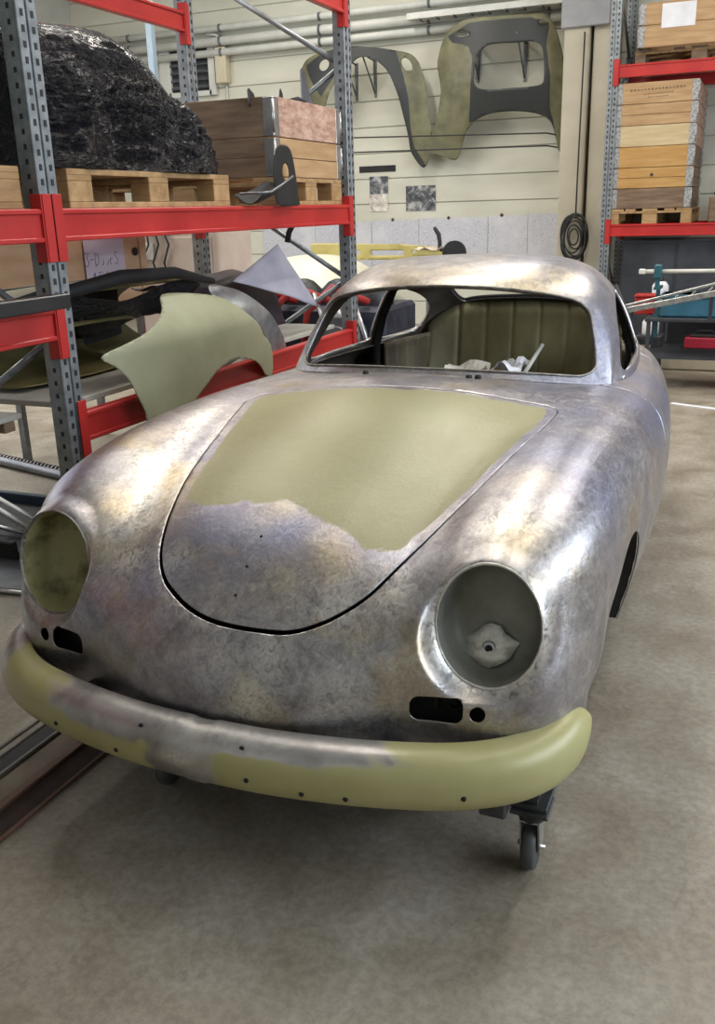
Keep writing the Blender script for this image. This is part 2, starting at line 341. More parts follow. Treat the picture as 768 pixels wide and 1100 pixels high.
# ------------------------------------------------------------------ car materials
def ramp_of(nt, f, stops):
    r = ramp(nt, stops); nt.links.new(f, r.inputs[0]); return r.outputs[0]
def car_metal():
    m, nt, p = new_mat('bare_body_steel')
    def at(n):
        a = nt.nodes.new('ShaderNodeAttribute'); a.attribute_name = n; return a.outputs['Fac']
    big = noise(nt, 3.2, 3, .5); mid = noise(nt, 12, 8, .72, dist=.45); fine = noise(nt, 60, 6, .72, coords(nt, (1, .55, 1)), 1.0)
    r1 = ramp(nt, [(.30, (.22, .205, .212)), (.46, (.37, .352, .358)), (.58, (.46, .442, .445)), (.72, (.65, .63, .62))]); nt.links.new(mid, r1.inputs[0])
    blue = noise(nt, 2.6, 3, .5, coords(nt, (1, 1, 1), rot=(.4, .9, .3)), .4)
    rb = ramp(nt, [(.50, (0, 0, 0)), (.66, (1, 1, 1))]); nt.links.new(blue, rb.inputs[0])
    c = mixc(nt, mth(nt, 'MULTIPLY', rb.outputs[0], .40), r1.outputs[0], (.25, .26, .38))
    yel = noise(nt, 3.4, 4, .6, coords(nt, (1, 1, 1), rot=(1.3, .2, .8)), .7)
    ry = ramp(nt, [(.55, (0, 0, 0)), (.70, (1, 1, 1))]); nt.links.new(yel, ry.inputs[0])
    c = mixc(nt, mth(nt, 'MULTIPLY', ry.outputs[0], .5), c, (.50, .38, .17))
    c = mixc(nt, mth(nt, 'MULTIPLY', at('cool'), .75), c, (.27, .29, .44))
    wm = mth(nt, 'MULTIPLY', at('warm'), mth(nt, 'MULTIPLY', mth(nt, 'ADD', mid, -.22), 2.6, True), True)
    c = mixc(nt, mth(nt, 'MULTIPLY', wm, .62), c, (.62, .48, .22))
    vf = noise(nt, 130, 4, .7, coords(nt, (1, .6, 1), rot=(0, 0, .6)), .6)
    c = mixc(nt, .55, c, ramp_of(nt, mth(nt, 'ADD', mth(nt, 'MULTIPLY', fine, .6), mth(nt, 'MULTIPLY', vf, .4)), [(.38, (.34, .33, .33)), (.5, (.5, .5, .5)), (.62, (.72, .71, .70))]), 'OVERLAY')
    # dark oxide blotches
    rs = ramp(nt, [(.56, (0, 0, 0)), (.72, (1, 1, 1))]); nt.links.new(mid, rs.inputs[0])
    st = mth(nt, 'MULTIPLY', at('stain'), mth(nt, 'ADD', mth(nt, 'MULTIPLY', fine, 1.3), -.15), True)
    c = mixc(nt, mth(nt, 'MULTIPLY', st, .85), c, (.125, .10, .13))
    br = mth(nt, 'MULTIPLY', at('bright'), mth(nt, 'MULTIPLY', mth(nt, 'ADD', fine, -.40), 8, True), True)
    c = mixc(nt, mth(nt, 'MULTIPLY', br, .9), c, (.80, .78, .71))
    pm = mth(nt, 'ADD', at('primer'), mth(nt, 'MULTIPLY', mth(nt, 'ADD', mid, -.5), 1.3))
    pm = mth(nt, 'MULTIPLY', mth(nt, 'ADD', pm, -.42), 6, True)
    pm = mth(nt, 'MULTIPLY', pm, mth(nt, 'MULTIPLY', at('primer'), 8, True))
    pc = ramp(nt, [(.3, (.295, .276, .138)), (.7, (.36, .34, .185))]); nt.links.new(big, pc.inputs[0])
    c = mixc(nt, pm, c, pc.outputs[0])
    nt.links.new(c, p.inputs['Base Color'])
    nt.links.new(mth(nt, 'SUBTRACT', .90, mth(nt, 'MULTIPLY', pm, .88)), p.inputs['Metallic'])
    ro = mth(nt, 'ADD', .21, mth(nt, 'MULTIPLY', fine, .32)); ro = mth(nt, 'ADD', ro, mth(nt, 'MULTIPLY', st, .12))
    nt.links.new(mth(nt, 'MAXIMUM', ro, mth(nt, 'MULTIPLY', pm, .36)), p.inputs['Roughness'])
    hgt = mth(nt, 'ADD', mth(nt, 'MULTIPLY', mid, .6), mth(nt, 'MULTIPLY', fine, .35))
    bump(nt, p, hgt, .38, .006)
    return m
MET = car_metal()
OLIVE_IN = pmat('olive_brown_inside', (.085, .070, .055), (.17, .145, .12), 5, .6, .1, .2, 30)
DARK_IN = pmat('dark_inside', (.012, .012, .012), (.03, .028, .025), 6, .8)
OLIVE = pmat('olive_primer', (.13, .105, .045), (.33, .31, .15), 9, .5, .05, .3, 40, (1, 1, 1), None, .36, .52)
BUCKET_G = pmat('grey_lamp_bucket', (.18, .18, .15), (.30, .30, .26), 6, .5, .4, .3, 25)
STEEL = pmat('plain_steel', (.35, .35, .35), (.55, .55, .54), 12, .35, .9, .1, 50)
SOLDER = pmat('bright_solder', (.55, .53, .48), (.8, .78, .72), 40, .4, .8, .5, 60)
BLACK = pmat('black_hole', (.006, .006, .006), (.012, .012, .012), 10, .7)
# ------------------------------------------------------------------ the car
CAR0 = np.array((0, 1.9, .15))
car = thing('car_body', 'bare metal coupe body with olive primed bonnet and empty headlamp openings on a trolley', 'car', tuple(CAR0))
def cobj(name, V, F, mats, smooth=True, A=None, solid=0, off=-1, moff=1, parent=None, fm=None):
    me = mesh(name, np.asarray(V)-CAR0, F, mats, smooth, fm)
    if A is not None: add_attrs(me, A)
    o = obj(name, me, parent or car)
    if solid:
        s = o.modifiers.new('thickness', 'SOLIDIFY'); s.thickness = solid; s.offset = off; s.material_offset = moff; s.use_rim = True; s.material_offset_rim = 0
    return o
# lower body: cut the bonnet, doors, arches, cabin, lamp and signal openings
def rrect(P, cx, cz, w, h, r):
    q = np.abs(P-np.array((cx, cz)))-np.array((w/2-r, h/2-r))
    return np.linalg.norm(np.maximum(q, 0), axis=1)+np.minimum(q.max(1), 0)-r
# finer mesh around the small openings comes from subdividing those quads first
def refine(V, F, A, sel, times=1):
    for _ in range(times):
        V = [*V]; A = [*A]; mid = {}; out = []
        s = sel(np.array(V))
        def mp(i, j):
            k = (min(i, j), max(i, j))
            if k not in mid: mid[k] = len(V); V.append((V[i]+V[j])/2); A.append((A[i]+A[j])/2)
            return mid[k]
        marked = [all(s[i] for i in f) and len(f) == 4 for f in F]
        for f, mk in zip(F, marked):
            if mk:
                e = [mp(f[a], f[(a+1) % 4]) for a in range(4)]
        for f, mk in zip(F, marked):
            if mk:
                e = [mid[(min(f[a], f[(a+1) % 4]), max(f[a], f[(a+1) % 4]))] for a in range(4)]
                c = len(V); V.append(sum(V[i] for i in f)/4); A.append(sum(A[i] for i in f)/4)
                for a in range(4): out.append((f[a], e[a], c, e[a-1]))
            else:
                q = []
                for a in range(len(f)):
                    q.append(f[a]); k = (min(f[a], f[(a+1) % len(f)]), max(f[a], f[(a+1) % len(f)]))
                    if k in mid: q.append(mid[k])
                out.append(tuple(q))
        V = np.array(V); A = np.array(A); F = out
    return V, F, A
def fields(V):
    x, y, z = V.T; ax = np.abs(x)
    gh = sd_poly(V[:, :2], hood_poly); gh[(z < .48) | (y > 1.5)] = 1
    gap = .0015+.0045*(1-sstep(y, .12, .75))
    af = np.hypot(y-.845, z-.33)-.285; ar = np.hypot(y-2.92, z-.33)-.285; af[ax < .55] = 1; ar[ax < .5] = 1
    cb = sd_poly(V[:, :2], CAB); cb[z < .7] = 1
    dr = sd_poly(np.stack([y, z], -1), DOOR); dr[ax < .56] = 1
    gl = np.full(len(V), 1.0)
    for sx in (1, -1):
        c = HL_C*(sx, 1, 1); n = HL_N*(sx, 1, 1); rad, h = hl_rad(V, sx)
        gl = np.minimum(gl, np.where(np.abs(h) < .15, rad-HL_R, 1))
    P = np.stack([ax, z], -1)
    gs = np.minimum(rrect(P, .487, .443, .112, .056, .02), np.hypot(ax-.573, z-.440)-.0165); gs[y > .4] = 1
    return gh, gap, af, ar, cb, dr, gl, gs
_cr = [(.3,1.46),(.5,1.56),(.585,1.66),(.605,1.85),(.60,2.1),(.578,2.35),(.55,2.55),(.51,2.8),(.47,3.0),(.36,3.12)]
CAB = smooth_closed([(0,1.415)]+_cr+[(0,3.15)]+[(-a, b) for a, b in _cr[::-1]], 5)
DOOR = smooth_closed([(1.60,.90),(1.575,.70),(1.60,.5),(1.66,.33),(1.9,.315),(2.25,.325),(2.42,.42),(2.45,.6),(2.45,.8),(2.44,1.0),(2.0,1.0),(1.62,1.0)], 5)
bA = np.zeros((len(bV), 1))
rV, rF, rA = refine(bV, bF, bA, lambda V: (V[:, 1] < .42) & (V[:, 2] > .36) & (V[:, 2] < .80), 1)
rV, rF, rA = refine(rV, rF, rA, lambda V: (V[:, 1] < .25) & (np.abs(V[:, 0]) > .40) & (np.abs(V[:, 0]) < .62) & (V[:, 2] > .39) & (V[:, 2] < .50), 1)
gh, gap, af, ar, cb, dr, gl, gs = fields(rV)
V1, F1, A1 = clip(rV, rF, rA, np.minimum.reduce([gh-gap, af, ar, cb, gl, gs, dr-.002]))
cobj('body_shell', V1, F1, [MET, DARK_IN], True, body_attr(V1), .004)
V2, F2, A2 = clip(rV, rF, rA, -gh-gap*.4)
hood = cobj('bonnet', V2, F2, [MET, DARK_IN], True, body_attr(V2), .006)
tag(hood, 'bonnet with olive primer and bare metal nose')
for sx in (1, -1):
    g = np.minimum.reduce([-dr-.002, cb, sx*rV[:, 0]-.3])
    V3, F3, A3 = clip(rV, rF, rA, g)
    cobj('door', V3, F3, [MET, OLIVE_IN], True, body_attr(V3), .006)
# greenhouse
def groof(V, U):
    u, v = U.T; av = np.abs(v); yz = V[:, 1:]
    ws = rrect(np.stack([av, u], -1), 0, 1.08, 5.72, 1.78, .42)
    # side windows: outline in y and z on the flanks only
    dw = sd_poly(yz, smooth_closed([(1.80,.895),(1.87,.985),(1.98,1.085),(2.10,1.125),(2.36,1.13),(2.385,1.08),(2.385,.93),(2.375,.893),(2.1,.888)], 5))
    qw = sd_poly(yz, smooth_closed([(2.455,.90),(2.455,1.0),(2.46,1.11),(2.58,1.10),(2.72,1.06),(2.83,1.00),(2.86,.935),(2.82,.895),(2.6,.885)], 5))
    dw[av < 2.9] = 1; qw[av < 2.9] = 1
    rw = rrect(np.stack([av, u], -1), 0, 6.60, 4.7, .72, .3)
    return np.minimum.reduce([ws, dw, qw, rw])
gv, gf, ga = refine(gV, gF, gU, lambda V: V[:, 1] < 3.1, 1)
gg = groof(gv, ga)
V4, F4, A4 = clip(gv, gf, ga, gg)
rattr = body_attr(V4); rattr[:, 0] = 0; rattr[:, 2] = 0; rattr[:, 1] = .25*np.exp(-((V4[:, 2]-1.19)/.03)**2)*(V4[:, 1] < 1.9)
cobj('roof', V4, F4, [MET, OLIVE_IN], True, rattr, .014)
# ------------------------------------------------------------------ lamps, bumper, inside of the car
def mbcar(mb, name, mat, parent=None, label=None):
    mb.V = [tuple(np.array(v)-CAR0) for v in mb.V]
    o = mb.build(name, mat, parent or car)
    if label: o['label'] = label
    return o
def frame_from(n):
    n = np.array(n)/np.linalg.norm(n); up = np.array((0, 0, 1.)); a = np.cross(up, n); a /= np.linalg.norm(a); b = np.cross(n, a)
    return np.stack([a, b, n], 0)          # local x, y, z(axis) rows
def bore_noise(mb, c, amp, f, seed=0):
    mb.V = [tuple(np.array(v)+amp*np.array(mnoise.noise_vector(Vector(v)*f+Vector((seed, 0, 0))))) for v in mb.V]
DULL = pmat('dull_steel', (.16, .15, .13), (.36, .34, .31), 30, .5, .7, .4, 60)
for sx in (1, -1):
    c = HL_C*(sx, 1, 1); R3 = frame_from(HL_N*(sx, 1, 1))
    m = MB()
    # deep bowl sunk into the fender, open towards the front
    SQ = (np.diag([.925, 1.085, 1.])@R3).T
    prof = [(HL_R+.001, -.001), (HL_R-.002, -.012), (HL_R-.004, -.045), (HL_R-.012, -.07), (HL_R-.03, -.088), (HL_R-.06, -.098), (.03, -.104), (.001, -.105)]
    m.lathe(prof, c, 'z', 56, SQ, False, False)
    bore_noise(m, c, .0018, 40, sx)
    bk = mbcar(m, 'headlamp_bucket', BUCKET_G if sx > 0 else OLIVE, None, 'grey lamp bowl with bare bright patch' if sx > 0 else 'olive primed lamp bowl')
    m = MB(); ring = []
    for k in range(72):
        a = 2*PI*k/72; rr = HL_R+.0025; q = []
        for e in range(8):
            b = 2*PI*e/8; q.append(tuple(c+np.array(((rr+.0028*math.cos(b))*math.cos(a)*.925, (rr+.0028*math.cos(b))*math.sin(a)*1.085, .001+.0028*math.sin(b)))@R3))
        ring.append(q)
    ring.append(ring[0]); m.rings(ring, False, False); bore_noise(m, c, .0012, 60, sx)
    mbcar(m, 'lamp_ring', SOLDER if sx > 0 else DULL, bk)
    if sx > 0:
        m = MB()       # grommet hole and weld patch at the foot of the bowl
        bc = c+np.array((-.012, -.068, -.082))@R3
        m.lathe([(.001, .006), (.012, .007), (.017, .004), (.018, -.006)], bc, 'z', 18, R3.T, True, False); mbcar(m, 'grommet', STEEL, bk)
        m = MB(); m.lathe([(.001, .0085), (.0085, .0085), (.0085, .004)], bc, 'z', 14, R3.T, True, False); mbcar(m, 'cable_hole', BLACK, bk)
        m = MB(); rg = []
        for k, rad in enumerate((0, .018, .036, .055)):
            rg.append([tuple(bc+np.array((rad*math.cos(t)*(1.1+.15*math.sin(5*t)), rad*math.sin(t)*(.75+.15*math.cos(4*t))+.006, (.003, .004, .002, -.010)[k]+max(0, -math.sin(t))*rad*.35))@R3) for t in [2*PI*q/20 for q in range(20)]])
        m.rings(rg, True, False); bore_noise(m, c, .004, 120, 3); mbcar(m, 'weld_patch', SOLDER, bk)
    # indicator recess behind the slot
    bx = sx*.487
    m = MB().box((bx-.02*sx, .19, .44), (.012, .06, .055), None, .002).box((bx+.018, .20, .432), (.02, .05, .05), None, .003).box((bx, .20, .415), (.09, .05, .006)); mbcar(m, 'indicator_bracket', DARK_IN)
# dark inner skin behind the nose, closing the view through the slots
m = MB(); LX = np.linspace(-.72, .72, 41); fy = lambda a, k: float(np.interp(abs(a), [p[0] for p in BODY[k]][:7], [p[1] for p in BODY[k]][:7]))
m.rings([[(a*.97, fy(a, 0)+.06, .275), (a*.97, fy(a, 1)+.07, .40), (a*.97, fy(a, 2)+.072, .478), (a*.97, fy(a, 2)+.20, .479)] for a in LX], False, False, False); mbcar(m, 'inner_nose_panel', DARK_IN)
# bumper
BP = [(0,-.094),(.08,-.0925),(.148,-.089),(.22,-.081),(.31,-.067),(.40,-.048),(.48,-.026),(.55,-.002),(.61,.028),(.66,.062),(.70,.10),(.735,.148),(.758,.20),(.768,.25),(.770,.30),(.768,.335)]
bp = BP[::-1][:-1]; bp = [(-a, b) for a, b in bp]+BP
path, tpar = nspline(bp, 5)
tan = np.gradient(path, axis=0); tan /= np.linalg.norm(tan, axis=1)[:, None]
nrm = np.stack([tan[:, 1], -tan[:, 0]], -1)        # outward (towards the front)
sec = np.array([(-.034,.268),(-.012,.272),(.000,.282),(.010,.302),(.014,.325),(.013,.348),(.006,.370),(-.008,.388),(-.026,.397),(-.045,.400),(-.064,.399),(-.070,.394)])
sec, _ = nspline(sec, 3)
arc = np.concatenate([[0], np.cumsum(np.linalg.norm(np.diff(path, axis=0), axis=1))]); L = arc[-1]
V = []; nS = len(sec)
for i, (p, nn) in enumerate(zip(path, nrm)):
    e = min(arc[i], L-arc[i]); k = math.sqrt(max(0, 1-(1-min(1, e/.11))**2)) if e < .11 else 1
    k = .12+.88*k
    lift = .018*(1-min(1, e/.28))**1.5
    for (o, z) in sec:
        z2 = .340+(z-.340)*k+lift-.004*(abs(p[0]) < .02)
        V.append((p[0]+nn[0]*o*(.5+.5*k), p[1]+nn[1]*o*(.5+.5*k), z2))
V = np.array(V); n = len(path)
idx = np.arange(n*nS).reshape(n, nS)
F = [(idx[i, j], idx[i+1, j], idx[i+1, j+1], idx[i, j+1]) for i in range(n-1) for j in range(nS-1)]
x, y, z = V.T
bare_top = sstep(z, .355, .385)*np.exp(-((x+.02)/.42)**4)
centre = np.exp(-((x+.03)/.085)**2)
lefty = .9*np.exp(-((x+.26)/.20)**2)*sstep(z, .325, .375)
tipb = sstep(-x, .60, .72)*sstep(z, .33, .38)
prim = np.clip(1-np.maximum.reduce([bare_top, centre, lefty, tipb]), 0, 1)
bright = .9*np.exp(-((x+.035)/.04)**2)*np.exp(-((z-.335)/.018)**2)+.35*bare_top*np.exp(-((x+.0)/.2)**2)
stain = .8*np.exp(-((x+.10)/.06)**2)*(1-bright)+.3*lefty
def bumper_mat():
    m, nt, p = new_mat('bumper_primer')
    def at(n):
        a = nt.nodes.new('ShaderNodeAttribute'); a.attribute_name = n; return a.outputs['Fac']
    mid = noise(nt, 9, 6, .65, dist=.6); fine = noise(nt, 60, 6, .7)
    r1 = ramp(nt, [(.3, (.34, .32, .315)), (.7, (.68, .66, .63))]); nt.links.new(mid, r1.inputs[0])
    c = mixc(nt, mth(nt, 'MULTIPLY', at('stain'), mth(nt, 'MULTIPLY', fine, 1.5), True), r1.outputs[0], (.16, .14, .14))
    c = mixc(nt, mth(nt, 'MULTIPLY', at('bright'), mth(nt, 'MULTIPLY', mth(nt, 'ADD', fine, -.40), 6, True), True), c, (.8, .78, .74))
    pm = mth(nt, 'ADD', at('primer'), mth(nt, 'MULTIPLY', mth(nt, 'ADD', mid, -.5), 1.4)); pm = mth(nt, 'MULTIPLY', mth(nt, 'ADD', pm, -.5), 4, True)
    pc = ramp(nt, [(.3, (.355, .325, .135)), (.7, (.44, .41, .20))]); nt.links.new(noise(nt, 5, 4), pc.inputs[0])
    nt.links.new(mixc(nt, pm, c, pc.outputs[0]), p.inputs['Base Color'])
    nt.links.new(mth(nt, 'SUBTRACT', .85, mth(nt, 'MULTIPLY', pm, .8)), p.inputs['Metallic'])
    nt.links.new(mth(nt, 'ADD', .33, mth(nt, 'MULTIPLY', fine, .12)), p.inputs['Roughness'])
    bump(nt, p, fine, .1, .003); return m
bumper = cobj('bumper', V, F, [bumper_mat(), OLIVE_IN], True, np.stack([prim, bright, stain], -1), .003)
bumper['label'] = 'yellow green primed bumper with bare metal middle'
def on_bumper(xx, zz):
    i = np.argmin((x-xx)**2*1+((z-zz)**2)*3+(y > .3)*9); return V[i]
for (xx, zz) in [(-.40, .318), (-.20, .308), (-.13, .385), (.14, .315), (.26, .305), (.345, .305), (.585, .318), (.12, .38)]:
    p0 = on_bumper(xx, zz); m = MB().lathe([(.001, .0), (.0055, 0), (.0055, .004)], p0+np.array((0, -.0025, 0)), 'y', 12, None, True, True)
    mbcar(m, 'bolt_hole', BLACK, bumper)
# badge holes in the bonnet nose
for (hx, hy, hz) in [(0, .263, .726), (0, .185, .677), (0, .128, .630)]:
    k = np.argmin((V2[:, 0]-hx)**2+(V2[:, 1]-hy)**2+(V2[:, 2]-hz)**2*.3)
    m = MB().lathe([(.001, .0), (.004, 0), (.004, -.004)], V2[k]+np.array((0, -.0006, .001)), 'z', 12, rotm(math.radians(35), 0, 0), True, True); mbcar(m, 'badge_hole', BLACK, hood)
# wiper spindle bosses on the cowl
for (hx, hy) in [(-.20, 1.405), (.17, 1.405), (.20, 1.41)]:
    m = MB().lathe([(.001, .012), (.009, .012), (.011, .006), (.011, -.02)], (hx, hy, .912), 'z', 14); mbcar(m, 'wiper_spindle', DARK_IN)
# bumper irons
for sx in (1, -1):
    m = MB().box((sx*.40, .03, .335), (.04, .16, .035), None, .004); mbcar(m, 'bumper_iron', DARK_IN)
# floor pan and inner structure
m = MB().box((0, 1.95, .27), (1.16, 2.9, .02)).box((0, .40, .285), (.9, .4, .015)); mbcar(m, 'floor_pan', DARK_IN)
for sx in (1, -1):
    m = MB().box((sx*.655, 1.9, .30), (.07, 1.5, .10), None, .01); mbcar(m, 'sill', DARK_IN)
    # wheel housings seen through the arches
    for yc in (.845, 2.92):
        m = MB(); rg = []
        xo = .735 if yc < 1 else .64
        sel = rV[rV[:, 0] > .5]
        def edge(t):
            yy, zz = yc+.286*math.cos(t), .33+.286*math.sin(t); k = np.argmin((sel[:, 1]-yy)**2+(sel[:, 2]-zz)**2); return sel[k, 0]-.006
        th = [-.28+(PI+.56)*q/40 for q in range(41)]
        rg = [[(sx*edge(t), yc+.288*math.cos(t), .33+.288*math.sin(t)) for t in th], [(sx*(xo-.26), yc+.288*math.cos(t), .33+.288*math.sin(t)) for t in th]]
        m.rings(rg, False, True, False); o = mbcar(m, 'wheel_housing', DARK_IN)
m = MB().box((0, 1.33, .57), (1.10, .02, .54)); mbcar(m, 'front_bulkhead', DARK_IN)
# dashboard top rail under the windscreen
m = MB(); pts = [(-.56, 1.70), (-.48, 1.62), (-.30, 1.53), (0, 1.47), (.30, 1.53), (.48, 1.62), (.56, 1.70)]
pp, _ = nspline(pts, 4); m.rings([[(a, b-.03, .885), (a, b+.05, .880), (a, b+.075, .85), (a, b+.07, .72), (a, b+.05, .70), (a, b-.03, .83)] for a, b in pp], True, True); mbcar(m, 'dashboard', OLIVE_IN)
# ribbed rear bulkhead
OLV_RIB = pmat('ribbed_olive_panel', (.14, .12, .055), (.25, .225, .12), 4, .5, .15, .12, 40, (1, 1, .5))
m = MB(); cols = []; NX = 96
for i in range(NX+1):
    xx = -.47+.94*i/NX
    per = (xx+.47)/.134; fr = per-math.floor(per)
    dy = -.010*(sstep(fr, 0, .1)*(1-sstep(fr, .9, 1.0)))
    corner = .085*max(0, (abs(xx)-.27)/.20)**2.4
    zt = 1.012-corner-.02*(xx/.45)**2
    cols.append([(xx, 3.0+dy-.12*(abs(xx)/.47)**4+(.30-.30*t)*(-.25), .45+(zt-.45)*t) for t in (0, .15, .3, .45, .6, .75, .88, 1)])
m.rings(cols, False, False, False); o = mbcar(m, 'rear_bulkhead', OLV_RIB); o.modifiers.new('t', 'SOLIDIFY').thickness = .006
# rear inner quarter panels with vertical ribs, grey brown
QTR = pmat('brown_grey_inner_panel', (.14, .115, .075), (.25, .21, .15), 5, .5, .3, .15, 40)
for sx in (1, -1):
    m = MB(); cols = []
    for i in range(65):
        yy = 2.44+.58*i/64; fr = (yy-2.44)/.10 % 1; dx = .008*(sstep(fr, 0, .12)*(1-sstep(fr, .88, 1)))
        xo = np.interp(yy, [2.4, 2.6, 2.8, 3.05], [.565, .54, .505, .45])
        cols.append([(sx*(xo-.02-dx), yy, zz) for zz in (.32, .5, .7, .80, .845, .868)])
    m.rings(cols, False, False, False); o = mbcar(m, 'inner_quarter_panel', QTR); o.modifiers.new('t', 'SOLIDIFY').thickness = .006
    # chrome rail along the window sills and the door frame
    m = MB().tube([(sx*.618, 1.74, .872), (sx*.618, 2.0, .880), (sx*.60, 2.3, .878), (sx*.592, 2.38, .877)], .007, 8); mbcar(m, 'sill_strip', STEEL)
    m = MB().tube([(sx*.578, 2.47, .875), (sx*.56, 2.6, .873), (sx*.52, 2.80, .878), (sx*.505, 2.86, .905)], .007, 8); mbcar(m, 'sill_strip', STEEL)
    # door pillar
    m = MB().tube([(sx*.575, 2.42, .34), (sx*.572, 2.42, .86), (sx*.535, 2.42, 1.0), (sx*.475, 2.42, 1.13)], .022, 8); mbcar(m, 'door_pillar', DARK_IN)
    # raised lip round the windscreen
wl = []
RP, _ = nspline(np.array([[p for p in row] for row in ROOF]), 14); RP, _t = nspline(np.swapaxes(RP, 0, 1), 13); RP = np.swapaxes(RP, 0, 1)   # [u][v]
def roofpt(u, v):
    s = 1 if v >= 0 else -1; v = abs(v); a = u*14; b = v*13; i = int(min(a, RP.shape[0]-2)); j = int(min(b, RP.shape[1]-2)); fa, fb = a-i, b-j
    q = (RP[i, j]*(1-fa)*(1-fb)+RP[i+1, j]*fa*(1-fb)+RP[i, j+1]*(1-fa)*fb+RP[i+1, j+1]*fa*fb); return np.array((s*q[0], q[1], q[2]))
def rr_loop(cu, hv, hu, r, n=8):
    P = []
    for (sa, sb, a0) in [(1, 1, 0), (-1, 1, 90), (-1, -1, 180), (1, -1, 270)]:
        for k in range(n+1):
            t = math.radians(a0+90*k/n); P.append((sa*(hv-r)+r*math.cos(t), cu+sb*(hu-r)+r*math.sin(t)))
    out = []
    for i in range(len(P)):
        a, b = np.array(P[i]), np.array(P[(i+1) % len(P)]); k = max(1, int(np.linalg.norm(b-a)/.12))
        out += [tuple(a+(b-a)*j/k) for j in range(k)]
    return out
lp = [roofpt(u, v) for v, u in rr_loop(1.08, 2.86, .89, .42)]; lp.append(lp[0])
m = MB().tube([tuple(p+np.array((0, -.002, .001))) for p in lp], .0042, 8, False); mbcar(m, 'windscreen_lip', DULL)
lp = [roofpt(u, v) for v, u in rr_loop(6.60, 2.35, .36, .3)]; lp.append(lp[0])
m = MB().tube([tuple(p) for p in lp], .008, 8, False); mbcar(m, 'rear_window_lip', DARK_IN)
# steering column stalk seen as a pale rod
m = MB().tube([(.315, 1.56, .90), (.345, 1.72, .985)], .0075, 8); mbcar(m, 'steering_column', pmat('pale_rod', (.5, .5, .45), (.6, .6, .55), 10, .5))
# papers lying on the dashboard
def crumple(name, label, cx, cy, cz, w, d, rz, seed, mat, amp=.02):
    n = 9; V = []
    for i in range(n):
        for j in range(n):
            u, v = i/(n-1)-.5, j/(n-1)-.5
            h = amp*(mnoise.noise(Vector((u*3+seed, v*3, seed)))+.7)
            V.append((u*w, v*d, max(0.001, h)))
    F = [(i*n+j, (i+1)*n+j, (i+1)*n+j+1, i*n+j+1) for i in range(n-1) for j in range(n-1)]
    o = obj(name, mesh(name, V, F, mat), None, (cx, cy, cz), (0, 0, rz)); tag(o, label, 'paper'); return o
PAPER = pmat('white_paper', (.62, .62, .64), (.72, .72, .74), 8, .8)
crumple('paper_sheet', 'folded white paper lying behind the windscreen, cream on its upper side', .105, 1.60, .889, .15, .12, .1, 1, pmat('cream_paper', (.62, .56, .47), (.72, .68, .6), 5, .8), .035)
crumple('plastic_bag', 'crumpled white plastic bag on the dashboard behind the windscreen', .255, 1.60, .889, .11, .12, -.2, 5, PAPER, .05)
# trolley
trol = thing('body_trolley', 'low dark steel trolley on castors carrying the bare car body', 'trolley', (0, 1.6, 0))
def tb(mb, name, mat, parent=None):
    mb.V = [tuple(np.array(v)-np.array((0, 1.6, 0))) for v in mb.V]; return mb.build(name, mat, parent or trol)
TM = pmat('trolley_steel', (.045, .045, .045), (.11, .11, .11), 14, .5, .6, .2, 40)
RUB = pmat('castor_rubber', (.05, .052, .05), (.085, .088, .085), 20, .65)
for sx in (1, -1): tb(MB().box((sx*.60, 1.6, .20), (.06, 2.9, .06), None, .004), 'side_rail', TM)
for yy in (.30, 1.6, 2.95): tb(MB().box((0, yy, .20), (1.18, .06, .06), None, .004), 'cross_rail', TM)
for yy in (.5, 2.6): tb(MB().box((0, yy, .243), (1.0, .08, .026), None, .004), 'support_pad', RUB)
for cx, cy in ((.672, .235), (-.30, .215), (.60, 2.9), (-.60, 2.9)):
    tb(MB().box((cx*.96, cy+.05, .1755), (.13 if cx > .65 else .08, .16, .012), None, .002).box((cx*.97, cy+.03, .183), (.07, .1, .02)), 'mounting_plate', TM)
    cas = tb(MB().box((cx, cy, .165), (.085, .085, .010), None, .002).lathe([(.03, .135), (.036, .15), (.036, .165)], (cx, cy, 0), 'z', 20), 'castor', TM)
    mm = MB()
    for e in (-1, 1): mm.prism([(cy-.030, .138), (cy+.030, .138), (cy+.022, .045), (cy-.012, .045)], cx+e*.021-.002, cx+e*.021+.002, 'x')
    mm.box((cx, cy, .138), (.046, .06, .005)); mm.tube([(cx-.032, cy+.005, .056), (cx+.032, cy+.005, .056)], .006, 8)
    mm.V = [tuple(np.array(v)-np.array((0, 1.6, 0))) for v in mm.V]; mm.build('castor_fork', STEEL, cas)
    mm = MB().lathe([(.020, -.015), (.050, -.015), (.0545, -.010), (.0555, 0), (.0545, .010), (.050, .015), (.020, .015)], (cx, cy+.005, .0558), 'x', 28)
    mm.V = [tuple(np.array(v)-np.array((0, 1.6, 0))) for v in mm.V]; mm.build('castor_wheel', RUB, cas)
